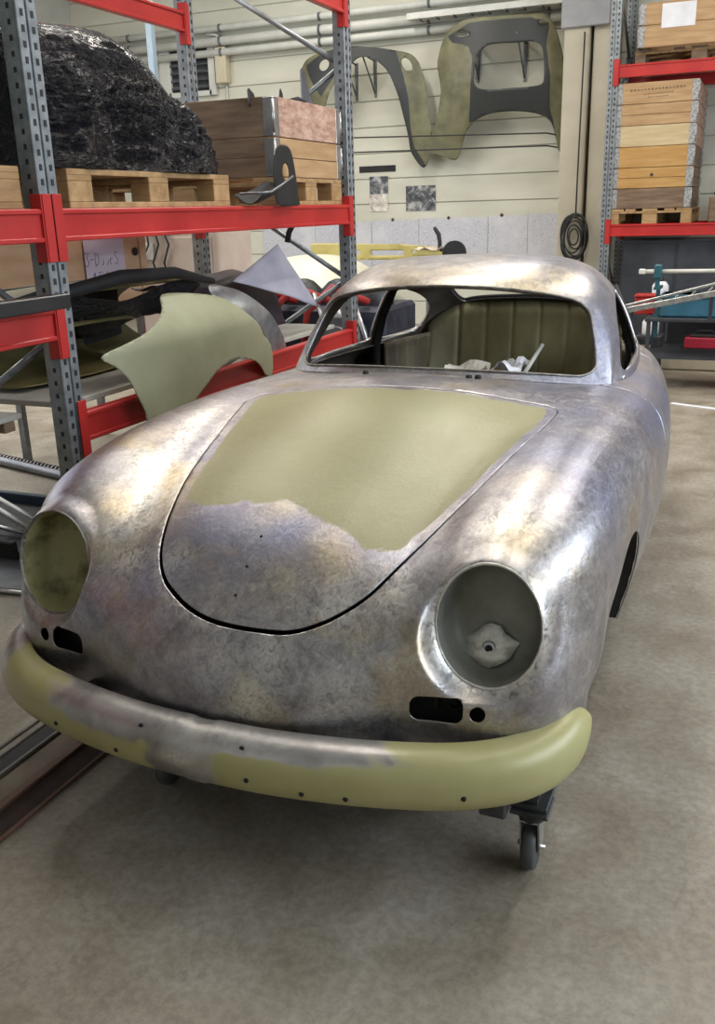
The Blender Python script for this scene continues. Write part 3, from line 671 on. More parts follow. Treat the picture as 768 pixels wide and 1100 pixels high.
# ------------------------------------------------------------------ the hall
def S(o): o['kind'] = 'structure'; return o
X0, X1, Y0, YW = -8.0, 6.0, -5.0, 9.9
def floor_mat():
    m, nt, p = new_mat('worn_concrete'); v = coords(nt, (1, 1, 1))
    big = noise(nt, .55, 4, .55, v, .3); mid = noise(nt, 3.5, 6, .6, v, .4); fine = noise(nt, 45, 5, .7, v)
    r = ramp(nt, [(.34, (.155, .120, .078)), (.48, (.225, .19, .14)), (.64, (.305, .272, .218))]); nt.links.new(mid, r.inputs[0])
    c = mixc(nt, mth(nt, 'MULTIPLY', big, .55), r.outputs[0], (.31, .285, .24))
    # trowel streaks and small dark specks
    st = noise(nt, 4, 5, .6, coords(nt, (1, .25, 1), rot=(0, 0, .5)), .8)
    rs = ramp(nt, [(.52, (0, 0, 0)), (.62, (1, 1, 1))]); nt.links.new(st, rs.inputs[0])
    c = mixc(nt, mth(nt, 'MULTIPLY', rs.outputs[0], .22), c, (.16, .14, .11))
    sp = N(nt, 'ShaderNodeTexVoronoi'); sp.inputs['Scale'].default_value = 7; nt.links.new(v, sp.inputs['Vector'])
    rp = ramp(nt, [(.0, (1, 1, 1)), (.035, (0, 0, 0))]); nt.links.new(sp.outputs['Distance'], rp.inputs[0])
    c = mixc(nt, mth(nt, 'MULTIPLY', rp.outputs[0], .55), c, (.08, .07, .06))
    ck = noise(nt, 1.1, 6, .62, v, .9); rk = ramp(nt, [(.494, (0, 0, 0)), (.499, (1, 1, 1)), (.504, (0, 0, 0))]); nt.links.new(ck, rk.inputs[0])
    c = mixc(nt, mth(nt, 'MULTIPLY', rk.outputs[0], .25), c, (.09, .075, .06))
    grit = ramp(nt, [(.40, (.36, .35, .34)), (.60, (.62, .61, .60))]); nt.links.new(fine, grit.inputs[0])
    c = mixc(nt, .5, c, grit.outputs[0], 'OVERLAY')
    nt.links.new(c, p.inputs['Base Color'])
    nt.links.new(mth(nt, 'ADD', .34, mth(nt, 'MULTIPLY', mid, .32)), p.inputs['Roughness'])
    bump(nt, p, mth(nt, 'ADD', fine, mth(nt, 'MULTIPLY', mid, 1.5)), .12, .004); return m
FLM = floor_mat()
S(MB().box(((X0+X1)/2, (Y0+YW)/2, -.05), (X1-X0, YW-Y0, .1)).build('floor', FLM))
WALLM = pmat('cream_wall_panel', (.50, .49, .40), (.58, .57, .48), 1.2, .55, 0, .05, 20, (1, 1, 3))
wall = S(MB().box(((X0+X1)/2, YW+.06, CEIL/2), (X1-X0+.3, .1, CEIL)).build('wall_back', WALLM))
zz = 0.02
for k in range(17):      # horizontal cladding panels
    h = .30
    if zz+h > CEIL: break
    MB().box(((X0+X1)/2, YW, zz+h/2), (X1-X0, .022, h-.012), None, .004).build('wall_panel', WALLM, wall); zz += h
SIDE0 = None
SIDE = pmat('pale_side_wall', (.40, .40, .37), (.48, .48, .44), 1.5, .7)
S(MB().box((X0-.05, (Y0+YW)/2, .9), (.1, YW-Y0, 1.8)).box((X0-.05, (Y0+YW)/2, (4.0+CEIL)/2), (.1, YW-Y0, CEIL-4.0)).box((X0-.05, Y0+2.0, 2.9), (.1, 4.0, 2.2)).box((X0-.05, 7.95, 2.9), (.1, 3.9, 2.2)).build('wall_left', SIDE))
S(MB().box(((X0+X1)/2, Y0-.05, CEIL/2), (X1-X0, .1, CEIL)).build('wall_front', SIDE))
# right wall with a band of windows
wr = MB().box((X1+.05, (Y0+YW)/2, .9), (.1, YW-Y0, 1.8)).box((X1+.05, (Y0+YW)/2, (4.0+CEIL)/2), (.1, YW-Y0, CEIL-4.0))
wr.box((X1+.05, Y0+1.5, 2.9), (.1, 3.0, 2.2)).box((X1+.05, 7.45, 2.9), (.1, 4.9, 2.2)); S(wr.build('wall_right', SIDE))
FRM = pmat('grey_window_frame', (.25, .26, .27), (.32, .33, .34), 8, .5)
gm, nt, p = new_mat('window_glass'); p.inputs['Roughness'].default_value = .02; p.inputs['Transmission Weight'].default_value = 1; p.inputs['IOR'].default_value = 1.02
for k, (y0, X1) in enumerate([(-2+q*1.75, 6.0) for q in range(4)]+[(-1+q*1.75, -8.1) for q in range(4)]):  # left wall windows are added to go with the added left light
    w = S(MB().box((X1+.05, y0+.03, 2.9), (.09, .06, 2.2)).box((X1+.05, y0+1.72, 2.9), (.09, .06, 2.2)).box((X1+.05, y0+.875, 1.83), (.09, 1.75, .06)).box((X1+.05, y0+.875, 3.97), (.09, 1.75, .06)).box((X1+.05, y0+.875, 2.9), (.06, 1.7, .04)).build('window_%d' % (k+1), FRM))
    MB().box((X1+.06, y0+.875, 2.9), (.006, 1.66, 2.1)).build('pane', gm, w)
X1 = 6.0
CEILM = pmat('ceiling_sheet', (.42, .42, .40), (.50, .50, .48), 2, .7)
ceil = S(MB().box(((X0+X1)/2, (Y0+YW)/2, CEIL+.05), (X1-X0, YW-Y0, .1)).build('ceiling', CEILM))
LM, nt, p = new_mat('lamp_tube'); p.inputs['Emission Color'].default_value = (1, .95, .87, 1); p.inputs['Emission Strength'].default_value = 6
SL = ['strip light above the left rack', 'strip light over the far end of the left rack', 'strip light above the tail of the car', 'strip light above the car roof and rack', 'strip light right of the car', 'strip light in front of the right rack', 'strip light above the right front corner of the car', 'added strip light brightening the far left floor']
for (x, y), lb in zip(STRIPS, SL):
    t = thing('ceiling_light', lb, 'light', (x, y, CEIL), group='strip lights under the ceiling')
    MB().box((0, 0, -.20), (.30, 2.5, .06), None, .01).box((0, -1, -.09), (.02, .02, .18)).box((0, 1, -.09), (.02, .02, .18)).build('housing', FRM, t)
    MB().lathe([(.02, -1.2), (.02, 1.2)], (-.07, 0, -.255), 'y', 12).lathe([(.02, -1.2), (.02, 1.2)], (.07, 0, -.255), 'y', 12).build('lamp_tube', LM, t)
# ------------------------------------------------------------------ shared materials
RED = pmat('red_rack_paint', (.36, .016, .016), (.46, .028, .024), 3, .38, 0, .08, 60)
POST = pmat('galvanised_post', (.20, .22, .235), (.32, .345, .36), 18, .42, .55, .1, 60)
HOLE = pmat('dark_slot', (.012, .012, .014), (.02, .02, .022), 8, .7)
WOOD = pmat('pallet_wood', (.26, .15, .06), (.42, .27, .125), 3, .7, 0, .25, 30, (1, 6, 6))
WOODX = pmat('pallet_wood_crosswise', (.24, .135, .055), (.38, .24, .11), 3, .7, 0, .25, 30, (6, 1, 6))
WPALE = pmat('pale_pine_board', (.44, .33, .18), (.52, .41, .24), 3, .65, 0, .15, 30, (1, 1, 8))
WORANGE = pmat('orange_pine_board', (.38, .20, .055), (.46, .27, .09), 3, .6, 0, .15, 30, (1, 1, 8))
WBROWN = pmat('weathered_board', (.12, .075, .045), (.22, .145, .09), 3, .75, 0, .3, 30, (1, 1, 8))
WPINK = pmat('rough_pinkish_board', (.30, .16, .11), (.52, .35, .27), 14, .75, 0, .8, 30, (1, 1, 2.5))
WTAN = pmat('tan_board', (.34, .20, .09), (.45, .29, .15), 3, .7, 0, .2, 30, (1, 1, 8))
PALEW = pmat('grey_white_board', (.36, .34, .30), (.46, .44, .39), 4, .8)
OLV2 = pmat('matt_olive_panel', (.26, .26, .16), (.33, .33, .215), 2.5, .5, 0, .08, 30)
def panel_sheet(name, outline, surf, mat, parent=None, step=.02, thick=.004, holes=(), smooth=True, sub=4, loc=(0, 0, 0), attr=None, mats=None):
    """sheet metal cut to an outline: (u,v) outline mapped to 3-D by surf(u,v)"""
    P = smooth_closed(outline, sub) if sub else np.array(outline, float)
    a, b = P.min(0)-step, P.max(0)+step; nx = int((b[0]-a[0])/step)+2; ny = int((b[1]-a[1])/step)+2
    us = np.linspace(a[0], b[0], nx); vs = np.linspace(a[1], b[1], ny); UU, VV = np.meshgrid(us, vs, indexing='ij')
    Q = np.stack([UU.ravel(), VV.ravel()], -1); idx = np.arange(nx*ny).reshape(nx, ny)
    F = [tuple(f) for f in np.stack([idx[:-1, :-1], idx[1:, :-1], idx[1:, 1:], idx[:-1, 1:]], -1).reshape(-1, 4)]
    g = -sd_poly(Q, P)
    for h in holes: g = np.minimum(g, sd_poly(Q, smooth_closed(h, sub) if sub else h))
    Q3 = np.concatenate([Q, np.zeros((len(Q), 1))], 1)
    V, F, A = clip(Q3, F, Q, g)
    W3 = np.array([surf(u, v) for u, v, _ in V])
    me = mesh(name, W3, F, mats or mat, smooth)
    if attr is not None: add_attrs(me, attr(V[:, :2]))
    o = obj(name, me, parent, loc)
    s = o.modifiers.new('t', 'SOLIDIFY'); s.thickness = thick; s.offset = 0
    return o
def ray(px, py): return _f+(px-W/2)/FPX*_r-(py-H/2)/FPX*_u
def at_x(px, py, x): d = ray(px, py); t = (x-CAM_LOC[0])/d.x; return (x, CAM_LOC[1]+t*d.y, CAM_LOC[2]+t*d.z)
def on_surf(px, py, surf, ax):
    """(u,v) of the sheet point seen at a photograph pixel; ax = depth axis of the sheet (0: u,v = y,z; 1: u,v = x,z)"""
    d = ray(px, py); dep = surf(2.0, .9)[0] if ax == 0 else surf(-2.0, 2.5)[1]
    for _ in range(40):
        t = (dep-CAM_LOC[ax])/d[ax]; q = [CAM_LOC[i]+t*d[i] for i in range(3)]; u, v = (q[1], q[2]) if ax == 0 else (q[0], q[2]); dep = .75*dep+.25*surf(u, v)[ax]
    return (u, v)
# ------------------------------------------------------------------ pallet racks
def post(mb, x, y, h, face, w=.10, d=.075):
    """open upright; face = outward direction of the front face, +1 x or -1 y"""
    if face == 'x': mb.box((x, y-w/2+.0225, h/2), (.012, .045, h), None, .002).box((x, y+w/2-.0225, h/2), (.012, .045, h), None, .002).box((x-.010, y, h/2), (.008, .014, h)).box((x-d/2, y-w/2+.004, h/2), (d-.012, .008, h)).box((x-d/2, y+w/2-.004, h/2), (d-.012, .008, h))
    else: mb.box((x-w/2+.0225, y, h/2), (.045, .012, h), None, .002).box((x+w/2-.0225, y, h/2), (.045, .012, h), None, .002).box((x, y+.010, h/2), (.014, .008, h)).box((x-w/2+.004, y+d/2, h/2), (.008, d-.012, h)).box((x+w/2-.004, y+d/2, h/2), (.008, d-.012, h))
def rack(name, label, frames, levels, posth, along, front, back, cat='rack', loc=(0, 0, 0), slots=True):
    """frames: positions along the rack; levels: list of (bay index, z bottom, which 'fb')"""
    t = thing(name, label, cat, loc); T = np.array(loc)
    def P(a, d, z): return (d, a, z) if along == 'y' else (a, d, z)
    sgn = 1 if front > back else -1
    for a in frames:
        for dd, fc in ((front, 1), (back, 0)):
            mb = MB(); post(mb, *(P(a, dd, 0)[:2]), posth, 'x' if along == 'y' else 'y')
            if dd == back or along == 'x': pass
            mb.box(P(a, dd-.03*sgn, .006), (.14, .12, .012)); mb.V = [tuple(np.array(v)-T) for v in mb.V]; po = mb.build('post', POST, t)
            if slots and (dd == front or True):
                hb = MB(); zz = .08
                while zz < posth-.05:
                    for e in (-1, 1):
                        q = P(a+e*.0265, dd+.0065*sgn, zz+(.0 if e < 0 else .0)); s = (.004, .013, .022) if along == 'y' else (.013, .004, .022)
                        hb.box(q, s)
                    # holes on the flank too
                    q = P(a-.0503, dd-.030*sgn, zz+.02); s = (.012, .003, .018) if along == 'y' else (.003, .012, .018); hb.box(q, s)
                    zz += .05
                hb.V = [tuple(np.array(v)-T) for v in hb.V]; o = hb.build('slot_row', HOLE, po, fix=False); o['kind'] = 'stuff'
        # frame bracing
        z = .40; k = 0
        while z+.63 < posth:
            f, b = front-.04*sgn, back+.04*sgn
            p0, p1 = (b, f) if k % 2 == 0 else (f, b)
            mb2 = MB().tube([P(a, p0, z), P(a, p1, z+.63)], .016, 4); mb2.V = [tuple(np.array(v)-T) for v in mb2.V]; mb2.build('brace', POST, t)
            z += .63; k += 1
    for (i, z, sides) in levels:
        a0, a1 = frames[i]+.05, frames[i+1]-.05; m = (a0+a1)/2; Ln = a1-a0
        for sd in sides:
            d0 = front+.004*sgn if sd == 'f' else back
            def D(l, dd, h): return (dd, l, h) if along == 'y' else (l, dd, h)
            mb = MB().box(P(m, d0-.02*sgn, z+.06), D(Ln, .036, .118), None, .003)
            mb.box(P(m, d0, z+.108), D(Ln, .014, .018), None, .003).box(P(m, d0, z+.010), D(Ln, .014, .018), None, .003)
            mb.V = [tuple(np.array(v)-T) for v in mb.V]; bo = mb.build('beam', RED, t)
            for a, e in ((frames[i], 1), (frames[i+1], -1)):
                cb = MB().box(P(a+e*.027, d0+.010*sgn, z+.05), D(.046, .006, .24), None, .001).box(P(a+e*.054, d0-.015*sgn, z+.05), D(.006, .05, .24), None, .001)
                cb.V = [tuple(np.array(v)-T) for v in cb.V]; co = cb.build('beam_connector', RED, bo)
    return t
rackL = rack('pallet_rack', 'grey upright pallet rack with red beams left of the car', [-1.42, 1.30, 4.10],
     [(0, 1.37, 'fb'), (0, 1.015, 'f'), (1, 1.37, 'fb'), (1, .60, 'fb'), (1, 2.56, 'fb')], 3.7, 'y', -1.4, -2.5, loc=(-1.4, 1.3, 0))
rackR = rack('pallet_rack', 'perforated pallet rack with red beams behind the car on the right', [-.50, 2.32, 5.1],
     [(0, 1.125, 'fb'), (0, 2.615, 'fb'), (1, 1.125, 'fb'), (1, 2.615, 'fb')], 3.9, 'x', 8.6, 9.7, loc=(-.5, 8.6, 0))
# ------------------------------------------------------------------ pallets and wooden boxes
def make_pallet(name, label, loc, rz=0, lx=.8, ly=1.2, wood=WOOD):
    """euro pallet, long side along local y, base at z = 0"""
    t = thing(name, label, 'pallet', loc, (0, 0, rz))
    for k, yy in enumerate((-lx*0, 0, 0)): pass
    for xx in (-lx/2+.05, 0, lx/2-.05): MB().box((xx, 0, .011), (.10 if xx else .145, ly, .022), None, .002).build('plank', wood, t)
    for xx in (-lx/2+.05, 0, lx/2-.05):
        for yy in (-ly/2+.0725, 0, ly/2-.0725): MB().box((xx, yy, .061), (.10 if xx else .145, .145, .078), None, .003).build('block', wood, t)
    for yy in (-ly/2+.0725, 0, ly/2-.0725): MB().box((0, yy, .111), (lx, .145, .022), None, .002).build('plank', WOODX, t)
    for k, (xx, w) in enumerate(((-lx/2+.0725, .145), (-.19, .10), (0, .145), (.19, .10), (lx/2-.0725, .145))):
        MB().box((xx, 0, .133), (w, ly, .022), None, .002).build('plank', wood, t)
    return t
def collar(name, label, loc, lx, ly, rows, mats, group=None, h=.2, rz=0, hing=STEEL):
    """hinged pallet collar; rows boards per side; mats by (front +x, -y) faces"""
    t = thing(name, label, 'crate collar', loc, (0, 0, rz), group); rh = h/rows
    for r in range(rows):
        z = rh*(r+.5); bh = rh-.004
        for sx in (-1, 1): MB().box((sx*(lx/2-.011), 0, z), (.022, ly-.004, bh), None, .002).build('plank', mats[0][r % len(mats[0])], t)
        for sy in (-1, 1): MB().box((0, sy*(ly/2-.011), z), (lx-.05, .022, bh), None, .002).build('plank', mats[1][r % len(mats[1])], t)
    for sx in (-1, 1):
        for sy in (-1, 1):
            MB().box((sx*(lx/2+.001), sy*(ly/2-.03), h/2), (.004, .06, h-.01), None, .001).box((sx*(lx/2-.03), sy*(ly/2+.001), h/2), (.06, .004, h-.01), None, .001).lathe([(.007, .02), (.007, h-.02)], (sx*(lx/2+.003), sy*(ly/2+.003), 0), 'z', 8).build('hinge', hing, t)
    return t
SH = 1.49
make_pallet('wooden_pallet', 'wooden pallet under the black wrapped bundle', (-1.83, 2.055, SH))
make_pallet('wooden_pallet', 'wooden pallet under the pinkish wooden collar box', (-2.02, 3.57, SH), lx=1.2, ly=.86)
make_pallet('wooden_pallet', 'wooden pallet cut off by the left edge of the picture', (-1.83, .60, SH), wood=WOODX)
collar('pallet_collar', 'lower collar of the tan and brown box on the left rack', (-2.02, 3.57, SH+.146), 1.2, .86, 2, ([WTAN, WTAN], [WBROWN, WBROWN]), h=.2)
collar('pallet_collar', 'upper collar of the left rack box with rough pinkish front board', (-2.02, 3.57, SH+.348), 1.2, .86, 1, ([WPINK], [WBROWN]), h=.2)
# panel crate standing on the cut-off pallet
c = thing('panel_crate', 'grey green flat sided crate behind the near rack post', 'crate', (-1.86, .62, SH+.146))
GG = pmat('grey_green_panel', (.13, .15, .12), (.18, .20, .16), 3, .7)
MB().box((0, 0, .31), (.70, 1.05, .62), None, .006).build('body', GG, c)
for zz in (.05, .57):
    MB().box((.357, 0, zz), (.014, 1.05, .07), None, .002).build('batten', GG, c)
# black wrapped bundle
def wrapped(name, label, loc, prof, depth, seed, mat, group=None):
    """heap of parts wrapped in glossy black film: prof = list of (y, height)"""
    nu, nv = 150, 190; ys = np.linspace(0, 1, nu); V = []
    yk = [p[0] for p in prof]; hk = [p[1] for p in prof]
    for i in range(nu):
        y = yk[0]+(yk[-1]-yk[0])*i/(nu-1); h = np.interp(y, yk, hk)
        e = min(1, 4.5*min(i, nu-1-i)/(nu-1)+.02)**.5
        for j in range(nv):
            a = j/(nv-1)
            ang = PI*a                                   # from front bottom over the top to the back bottom
            cx, cz = math.cos(ang), math.sin(ang)
            sx = math.copysign(abs(cx)**.45, cx); sz = abs(cz)**.55
            x = depth/2*sx*(.72+.28*e)*(1-.12*sz*0); z = h*sz
            p = Vector((x, y, z)); q = p*3.2+Vector((seed, 0, 0))
            nz = mnoise.noise(q)*.05
            f = mnoise.noise(Vector((x*6, y*5+mnoise.noise(p*6)*1.2, z*20+seed)))
            f2 = mnoise.noise(Vector((x*22+3, y*18+mnoise.noise(p*14)*1.0, z*42)))
            low = 1-.75*max(0, min(1, (z-.24)/.2))*(1 if y < 2.3 else .3)
            d = nz+(-.030*abs(f)-.014*abs(f2))*low
            k = np.array((cx, 0, cz)); V.append((x+k[0]*d, y+.012*f2*low, max(.0, z+k[2]*d)))
    idx = np.arange(nu*nv).reshape(nu, nv)
    F = [tuple(f) for f in np.stack([idx[:-1, :-1], idx[:-1, 1:], idx[1:, 1:], idx[1:, :-1]], -1).reshape(-1, 4)]
    for i in (0, nu-1): F.append(tuple(idx[i]) if i else tuple(idx[i][::-1]))
    F.append(tuple([idx[i, 0] for i in range(nu)]+[idx[i, nv-1] for i in range(nu-1, -1, -1)]))
    V = np.array(V); V[:, 1] -= loc[1]
    o = obj(name, mesh(name, V, F, mat, True), None, loc); tag(o, label, 'bundle', group); return o
FILM, nt, p = new_mat('black_film'); p.inputs['Base Color'].default_value = (.004, .0045, .009, 1); p.inputs['Roughness'].default_value = .14; p.inputs['Specular IOR Level'].default_value = .38
bump(nt, p, noise(nt, 13, 5, .6, coords(nt, (1, 1, 1.9)), 2.6), 1.0, .06)
wrapped('wrapped_bundle', 'tall bundle wrapped in shiny black plastic film on a pallet', (-1.84, 2.0, SH+.146), [(1.33, .45), (1.40, .55), (1.55, .55), (1.95, .55), (2.06, .53), (2.12, .50), (2.22, .44), (2.40, .39), (2.52, .33), (2.62, .24), (2.68, .14), (2.70, .07)], .84, 3, FILM)
# scrap panels standing in the box
DKM = pmat('dark_sheet_metal', (.03, .03, .032), (.06, .06, .062), 8, .45, .5, .1, 30)
GRM = pmat('grey_sheet_metal', (.13, .13, .14), (.20, .20, .21), 8, .45, .5, .1, 30)
for nme, lab, y, zz, poly, m_ in (('sheet_metal_scrap', 'grey sheet metal strip leaning out of the box', 3.78, 2.03, [(-.02, 0), (.08, -.10), (.13, .0), (.02, .21), (-.03, .22)], GRM),
        ('sheet_metal_scrap', 'small dark triangular metal piece above the box rim', 3.46, 2.05, [(-.06, -.06), (.06, -.06), (.05, .04), (.02, .07), (.01, .02)], DKM),
        ('sheet_metal_scrap', 'flat dark metal offcut in the box beside the far post', 3.60, 2.04, [(-.12, -.06), (.22, -.08), (.22, .03), (.1, .05), (-.05, .02)], DKM),
        ('sheet_metal_scrap', 'dark metal spike at the corner of the box', 3.16, 2.04, [(-.04, -.05), (.04, -.05), (.02, .015), (-.05, .05)], DKM)):
    o = panel_sheet(nme, poly, lambda u, v: (.04*u, u, v), m_, None, .02, .003, (), True, 0, (-1.55, y, zz)); tag(o, lab, 'metal part')
# black bracket with an oval hole hanging over the shelf edge
br = thing('bracket_plate', 'black sheet metal bracket with oval hole at the shelf edge', 'metal part', (-1.37, 3.0, SH))
out = [(.02, .0), (-.02, .07), (-.015, .20), (.03, .285), (.12, .30), (.19, .27), (.23, .17), (.26, .03), (.27, .0), (.15, -.005)]
oval = [(.115+.040*math.cos(t), .165+.045*math.sin(t)) for t in [2*PI*k/10 for k in range(10)]]
panel_sheet('plate', out, lambda u, v: (.02-.10*(u-.1)**2, u, v), BLACK, br, .012, .004, [oval])
V = []
for i in range(13):
    u = i/12
    for j in range(9):
        v = j/8-.5; V.append((.03+.16*v-.02*u, .02-.30*u, .008+.10*(1-u)**1.6+.05*(2*v)**2*(.4+.6*u)))
o = obj('foot_tray', mesh('foot_tray', V, [(i*9+j, (i+1)*9+j, (i+1)*9+j+1, i*9+j+1) for i in range(12) for j in range(8)], BLACK, True), br); o.modifiers.new('t', 'SOLIDIFY').thickness = .004
MB().tube([(.11, .02, .14), (.10, -.08, .10), (.095, -.2, .062), (.08, -.28, .058), (-.04, -.28, .058)], .006, 8).build('rim', GRM, br)
# ------------------------------------------------------------------ things on the lower rack level
LS = .722
o = MB().box((-2.02, 2.7, LS+.012), (1.02, 2.65, .024), None, .003).build('shelf_board', PALEW); tag(o, 'grey white board on the lowest rack beams under the olive panels', 'board')
t = thing('plank_shelf', 'grey board shelf with pale planks in the near rack bay', 'shelf', (-2.1, .2, .70))
for k, xx in enumerate((-.36, -.12, .12, .36)): MB().box((xx, 0, .012), (.235, 2.1, .022), None, .003).build('plank', PALEW, t)
for yy in (-.9, .98):
    MB().box((0, yy, -.02), (.95, .06, .04), None, .003).build('bearer', WBROWN, t)
    for xx in (-.44, -.15): MB().box((xx, yy, -.37), (.035, .035, .66), None, .003).build('leg', DKM, t)
# olive trough part on the near shelf
V = []
for i in range(25):
    for j in range(13):
        u = i/24; v = j/12-.5
        V.append((-.42*v*2*(1-.15*u)+0, -.55+1.25*u, .02+.20*(2*abs(v))**2.2+.03*math.sin(u*5)))
o = obj('olive_trough_panel', mesh('olive_trough_panel', V, [(i*13+j, (i+1)*13+j, (i+1)*13+j+1, i*13+j+1) for i in range(24) for j in range(12)], pmat('ochre_primer', (.30, .22, .07), (.42, .33, .13), 4, .6), True), None, (-2.1, .25, .745)); o.modifiers.new('t', 'SOLIDIFY').thickness = .006; tag(o, 'curved ochre panel lying on the near shelf behind the post', 'metal part')
# black tube on the near beam
t = thing('square_tube', 'black square steel tube lying against the near rack post', 'metal part', (-1.322, .3, 1.140))
MB().box((0, 0, .026), (.06, 1.86, .052), None, .004).build('tube', pmat('black_paint', (.012, .012, .013), (.02, .02, .022), 8, .35), t)
MB().box((0, .931, .026), (.050, .004, .042)).build('end_cap', BLACK, t)
o = MB().box((-1.40, .25, 1.137), (.10, 1.8, .004)).build('shelf_liner', DKM); tag(o, 'thin dark strip on top of the near red beam', 'board')
# olive fender panel in front
def fsurf(u, v):
    return (-1.285-.16*min(1.1, max(0, (v-.93)/.2))**1.8-.075*min(1.1, max(0, (u-2.35)/.42))**2-.05*min(1, max(0, (1.7-u)/.35))**1.5+.02*math.sin((u-1.4)*2.2), u, v)
fp = [on_surf(a, b, fsurf, 0) for a, b in [(108,384),(130,372),(153,360),(168,346),(174,332),(173,317),(200,315),(231,318),(246,324),(259,332),(270,341),(280,353),(288,366),(292,378),(293,390),(292,403),(288,404),(284,400),(276,389),(262,385),(250,387),(241,392),(231,401),(224,411),(215,422),(206,434),(184,446),(160,453),(156,442),(150,430),(145,420),(139,409),(125,395)]]
o = panel_sheet('fender_panel', fp, fsurf, OLV2, None, .015, .004, (), True, 3); tag(o, 'pale olive car wing panel with pointed tip and wheel arch cut-out', 'car part')
# bluish silver wing behind it
ssurf = lambda u, v: (-1.47-.12*min(1.2, max(0, (v-.9)/.2))**2+.05*math.sin((u-2.3)*3), u, v)
sv = [on_surf(a, b, ssurf, 0) for a, b in [(225,306),(240,308),(255,312),(270,320),(284,331),(296,346),(304,362),(308,380),(306,397),(298,404),(290,400),(289,380),(282,356),(268,340),(250,328),(228,318)]]
o = panel_sheet('wing_edge_panel', sv, ssurf, pmat('bluish_bare_steel', (.24, .27, .30), (.55, .58, .60), 7, .28, .8, .1, 30, (1, 1, 1)), None, .015, .006, (), True, 3); tag(o, 'bluish bare steel wing behind the olive wing panel', 'car part')
# spare car body lying behind, opened towards the aisle
sb = thing('spare_body_shell', 'dark olive car body section with black rubber rim lying in the rack', 'car part', (-2.05, 2.2, LS+.024))
def trough(y0, y1, r, zc, x0, a0, a1, nu=20, nv=20, wob=.02, sq=1.0):
    V = []
    for i in range(nu):
        for j in range(nv):
            y = y0+(y1-y0)*i/(nu-1); a = math.radians(a0+(a1-a0)*j/(nv-1)); rr = r*(1-.25*((i/(nu-1))-.5)**2*2)+wob*mnoise.noise(Vector((y*3, a*2, 0)))
            V.append((x0+rr*math.cos(a), y, zc+rr*math.sin(a)*sq))
    return V, [(i*nv+j, (i+1)*nv+j, (i+1)*nv+j+1, i*nv+j+1) for i in range(nu-1) for j in range(nv-1)]
DOL = pmat('dark_olive_inside', (.10, .085, .03), (.20, .17, .07), 4, .55, 0, .5, 18)
V, F = trough(-.70, .75, .42, .20, .0, 60, 250, sq=.5); o = obj('shell', mesh('shell', V, F, DOL, True), sb); o.modifiers.new('t', 'SOLIDIFY').thickness = .006
V, F = trough(-.72, .1, .30, .13, .15, 70, 290, sq=.42); o = obj('inner_panel', mesh('inner_panel', V, F, DOL, True), sb); o.modifiers.new('t', 'SOLIDIFY').thickness = .006
MB().tube([(.34, -.78, .36), (.34, -.5, .405), (.33, -.1, .44), (.33, .35, .43), (.32, .72, .36)], [.022, .030, .034, .030, .018], 10).build('rubber_rim', BLACK, sb)
MB().tube([(.30, -.80, .39), (.28, -.62, .41), (.30, -.45, .385)], .009, 8).build('hose', BLACK, sb)
V = []
for i in range(20):
    for j in range(6): V.append((.30-.04*j, -.72+1.35*i/19, .36+.03*math.sin(i*.5)-.035*j-.01*mnoise.noise(Vector((i*.6, j, 0)))))
o = obj('black_film', mesh('black_film', V, [(i*6+j, (i+1)*6+j, (i+1)*6+j+1, i*6+j+1) for i in range(19) for j in range(5)], FILM, True), sb); o.modifiers.new('t', 'SOLIDIFY').thickness = .004
MB().box((-.28, 0, .20), (.03, 1.3, .38), None, .004).build('back_panel', DARK_IN, sb)
# sign crate behind it
XF = -2.66
yA, yB = at_x(60, 280, XF)[1], at_x(158, 280, XF)[1]; wY = yB-yA
cr = thing('plywood_crate', 'light plywood crate with a handwritten paper note on its side', 'crate', (XF-.26, (yA+yB)/2, 0))
PLY = pmat('plywood', (.50, .32, .19), (.60, .42, .27), 3, .7, 0, .1, 30, (1, 1, 4))
MB().box((0, 0, 1.16), (.50, wY, .56), None, .004).build('body', PLY, cr)
for xx in (-.2, .2):
    for yy in (-1, 1): MB().box((xx, yy*(wY/2-.05), .44), (.04, .04, .88)).build('leg', POST, cr)
for yy in (-1, 1): MB().box((.256, yy*(wY/2-.035), 1.16), (.012, .07, .54), None, .002).build('batten', PLY, cr)
_k = at_x(145, 270, XF); MB().lathe([(.001, 0), (.026, 0), (.026, .004), (.001, .004)], (.262, _k[1]-(yA+yB)/2, _k[2]), 'x', 16).build('knot_hole', HOLE, cr)
nm, nt, p = new_mat('note_paper'); p.inputs['Base Color'].default_value = (.58, .52, .62, 1); p.inputs['Roughness'].default_value = .8
_a, _b = at_x(88, 257, XF), at_x(136, 303, XF); NY, NZ, NW, NH = (_a[1]+_b[1])/2-(yA+yB)/2, (_a[2]+_b[2])/2, _b[1]-_a[1], _a[2]-_b[2]
nt_ = MB().box((.2635, NY, NZ), (.002, NW, NH)).build('paper_note', nm, cr)
INK = pmat('blue_grey_ink', (.22, .22, .34), (.30, .30, .42), 9, .8)
def writing(strokes, x, y0, z0, s, parent, r=.003, mat=None):
    mb = MB()
    for st in strokes: mb.tube([(x, y0+a*s, z0+b*s) for a, b in st], r, 5)
    return mb.build('handwriting', mat or INK, parent)
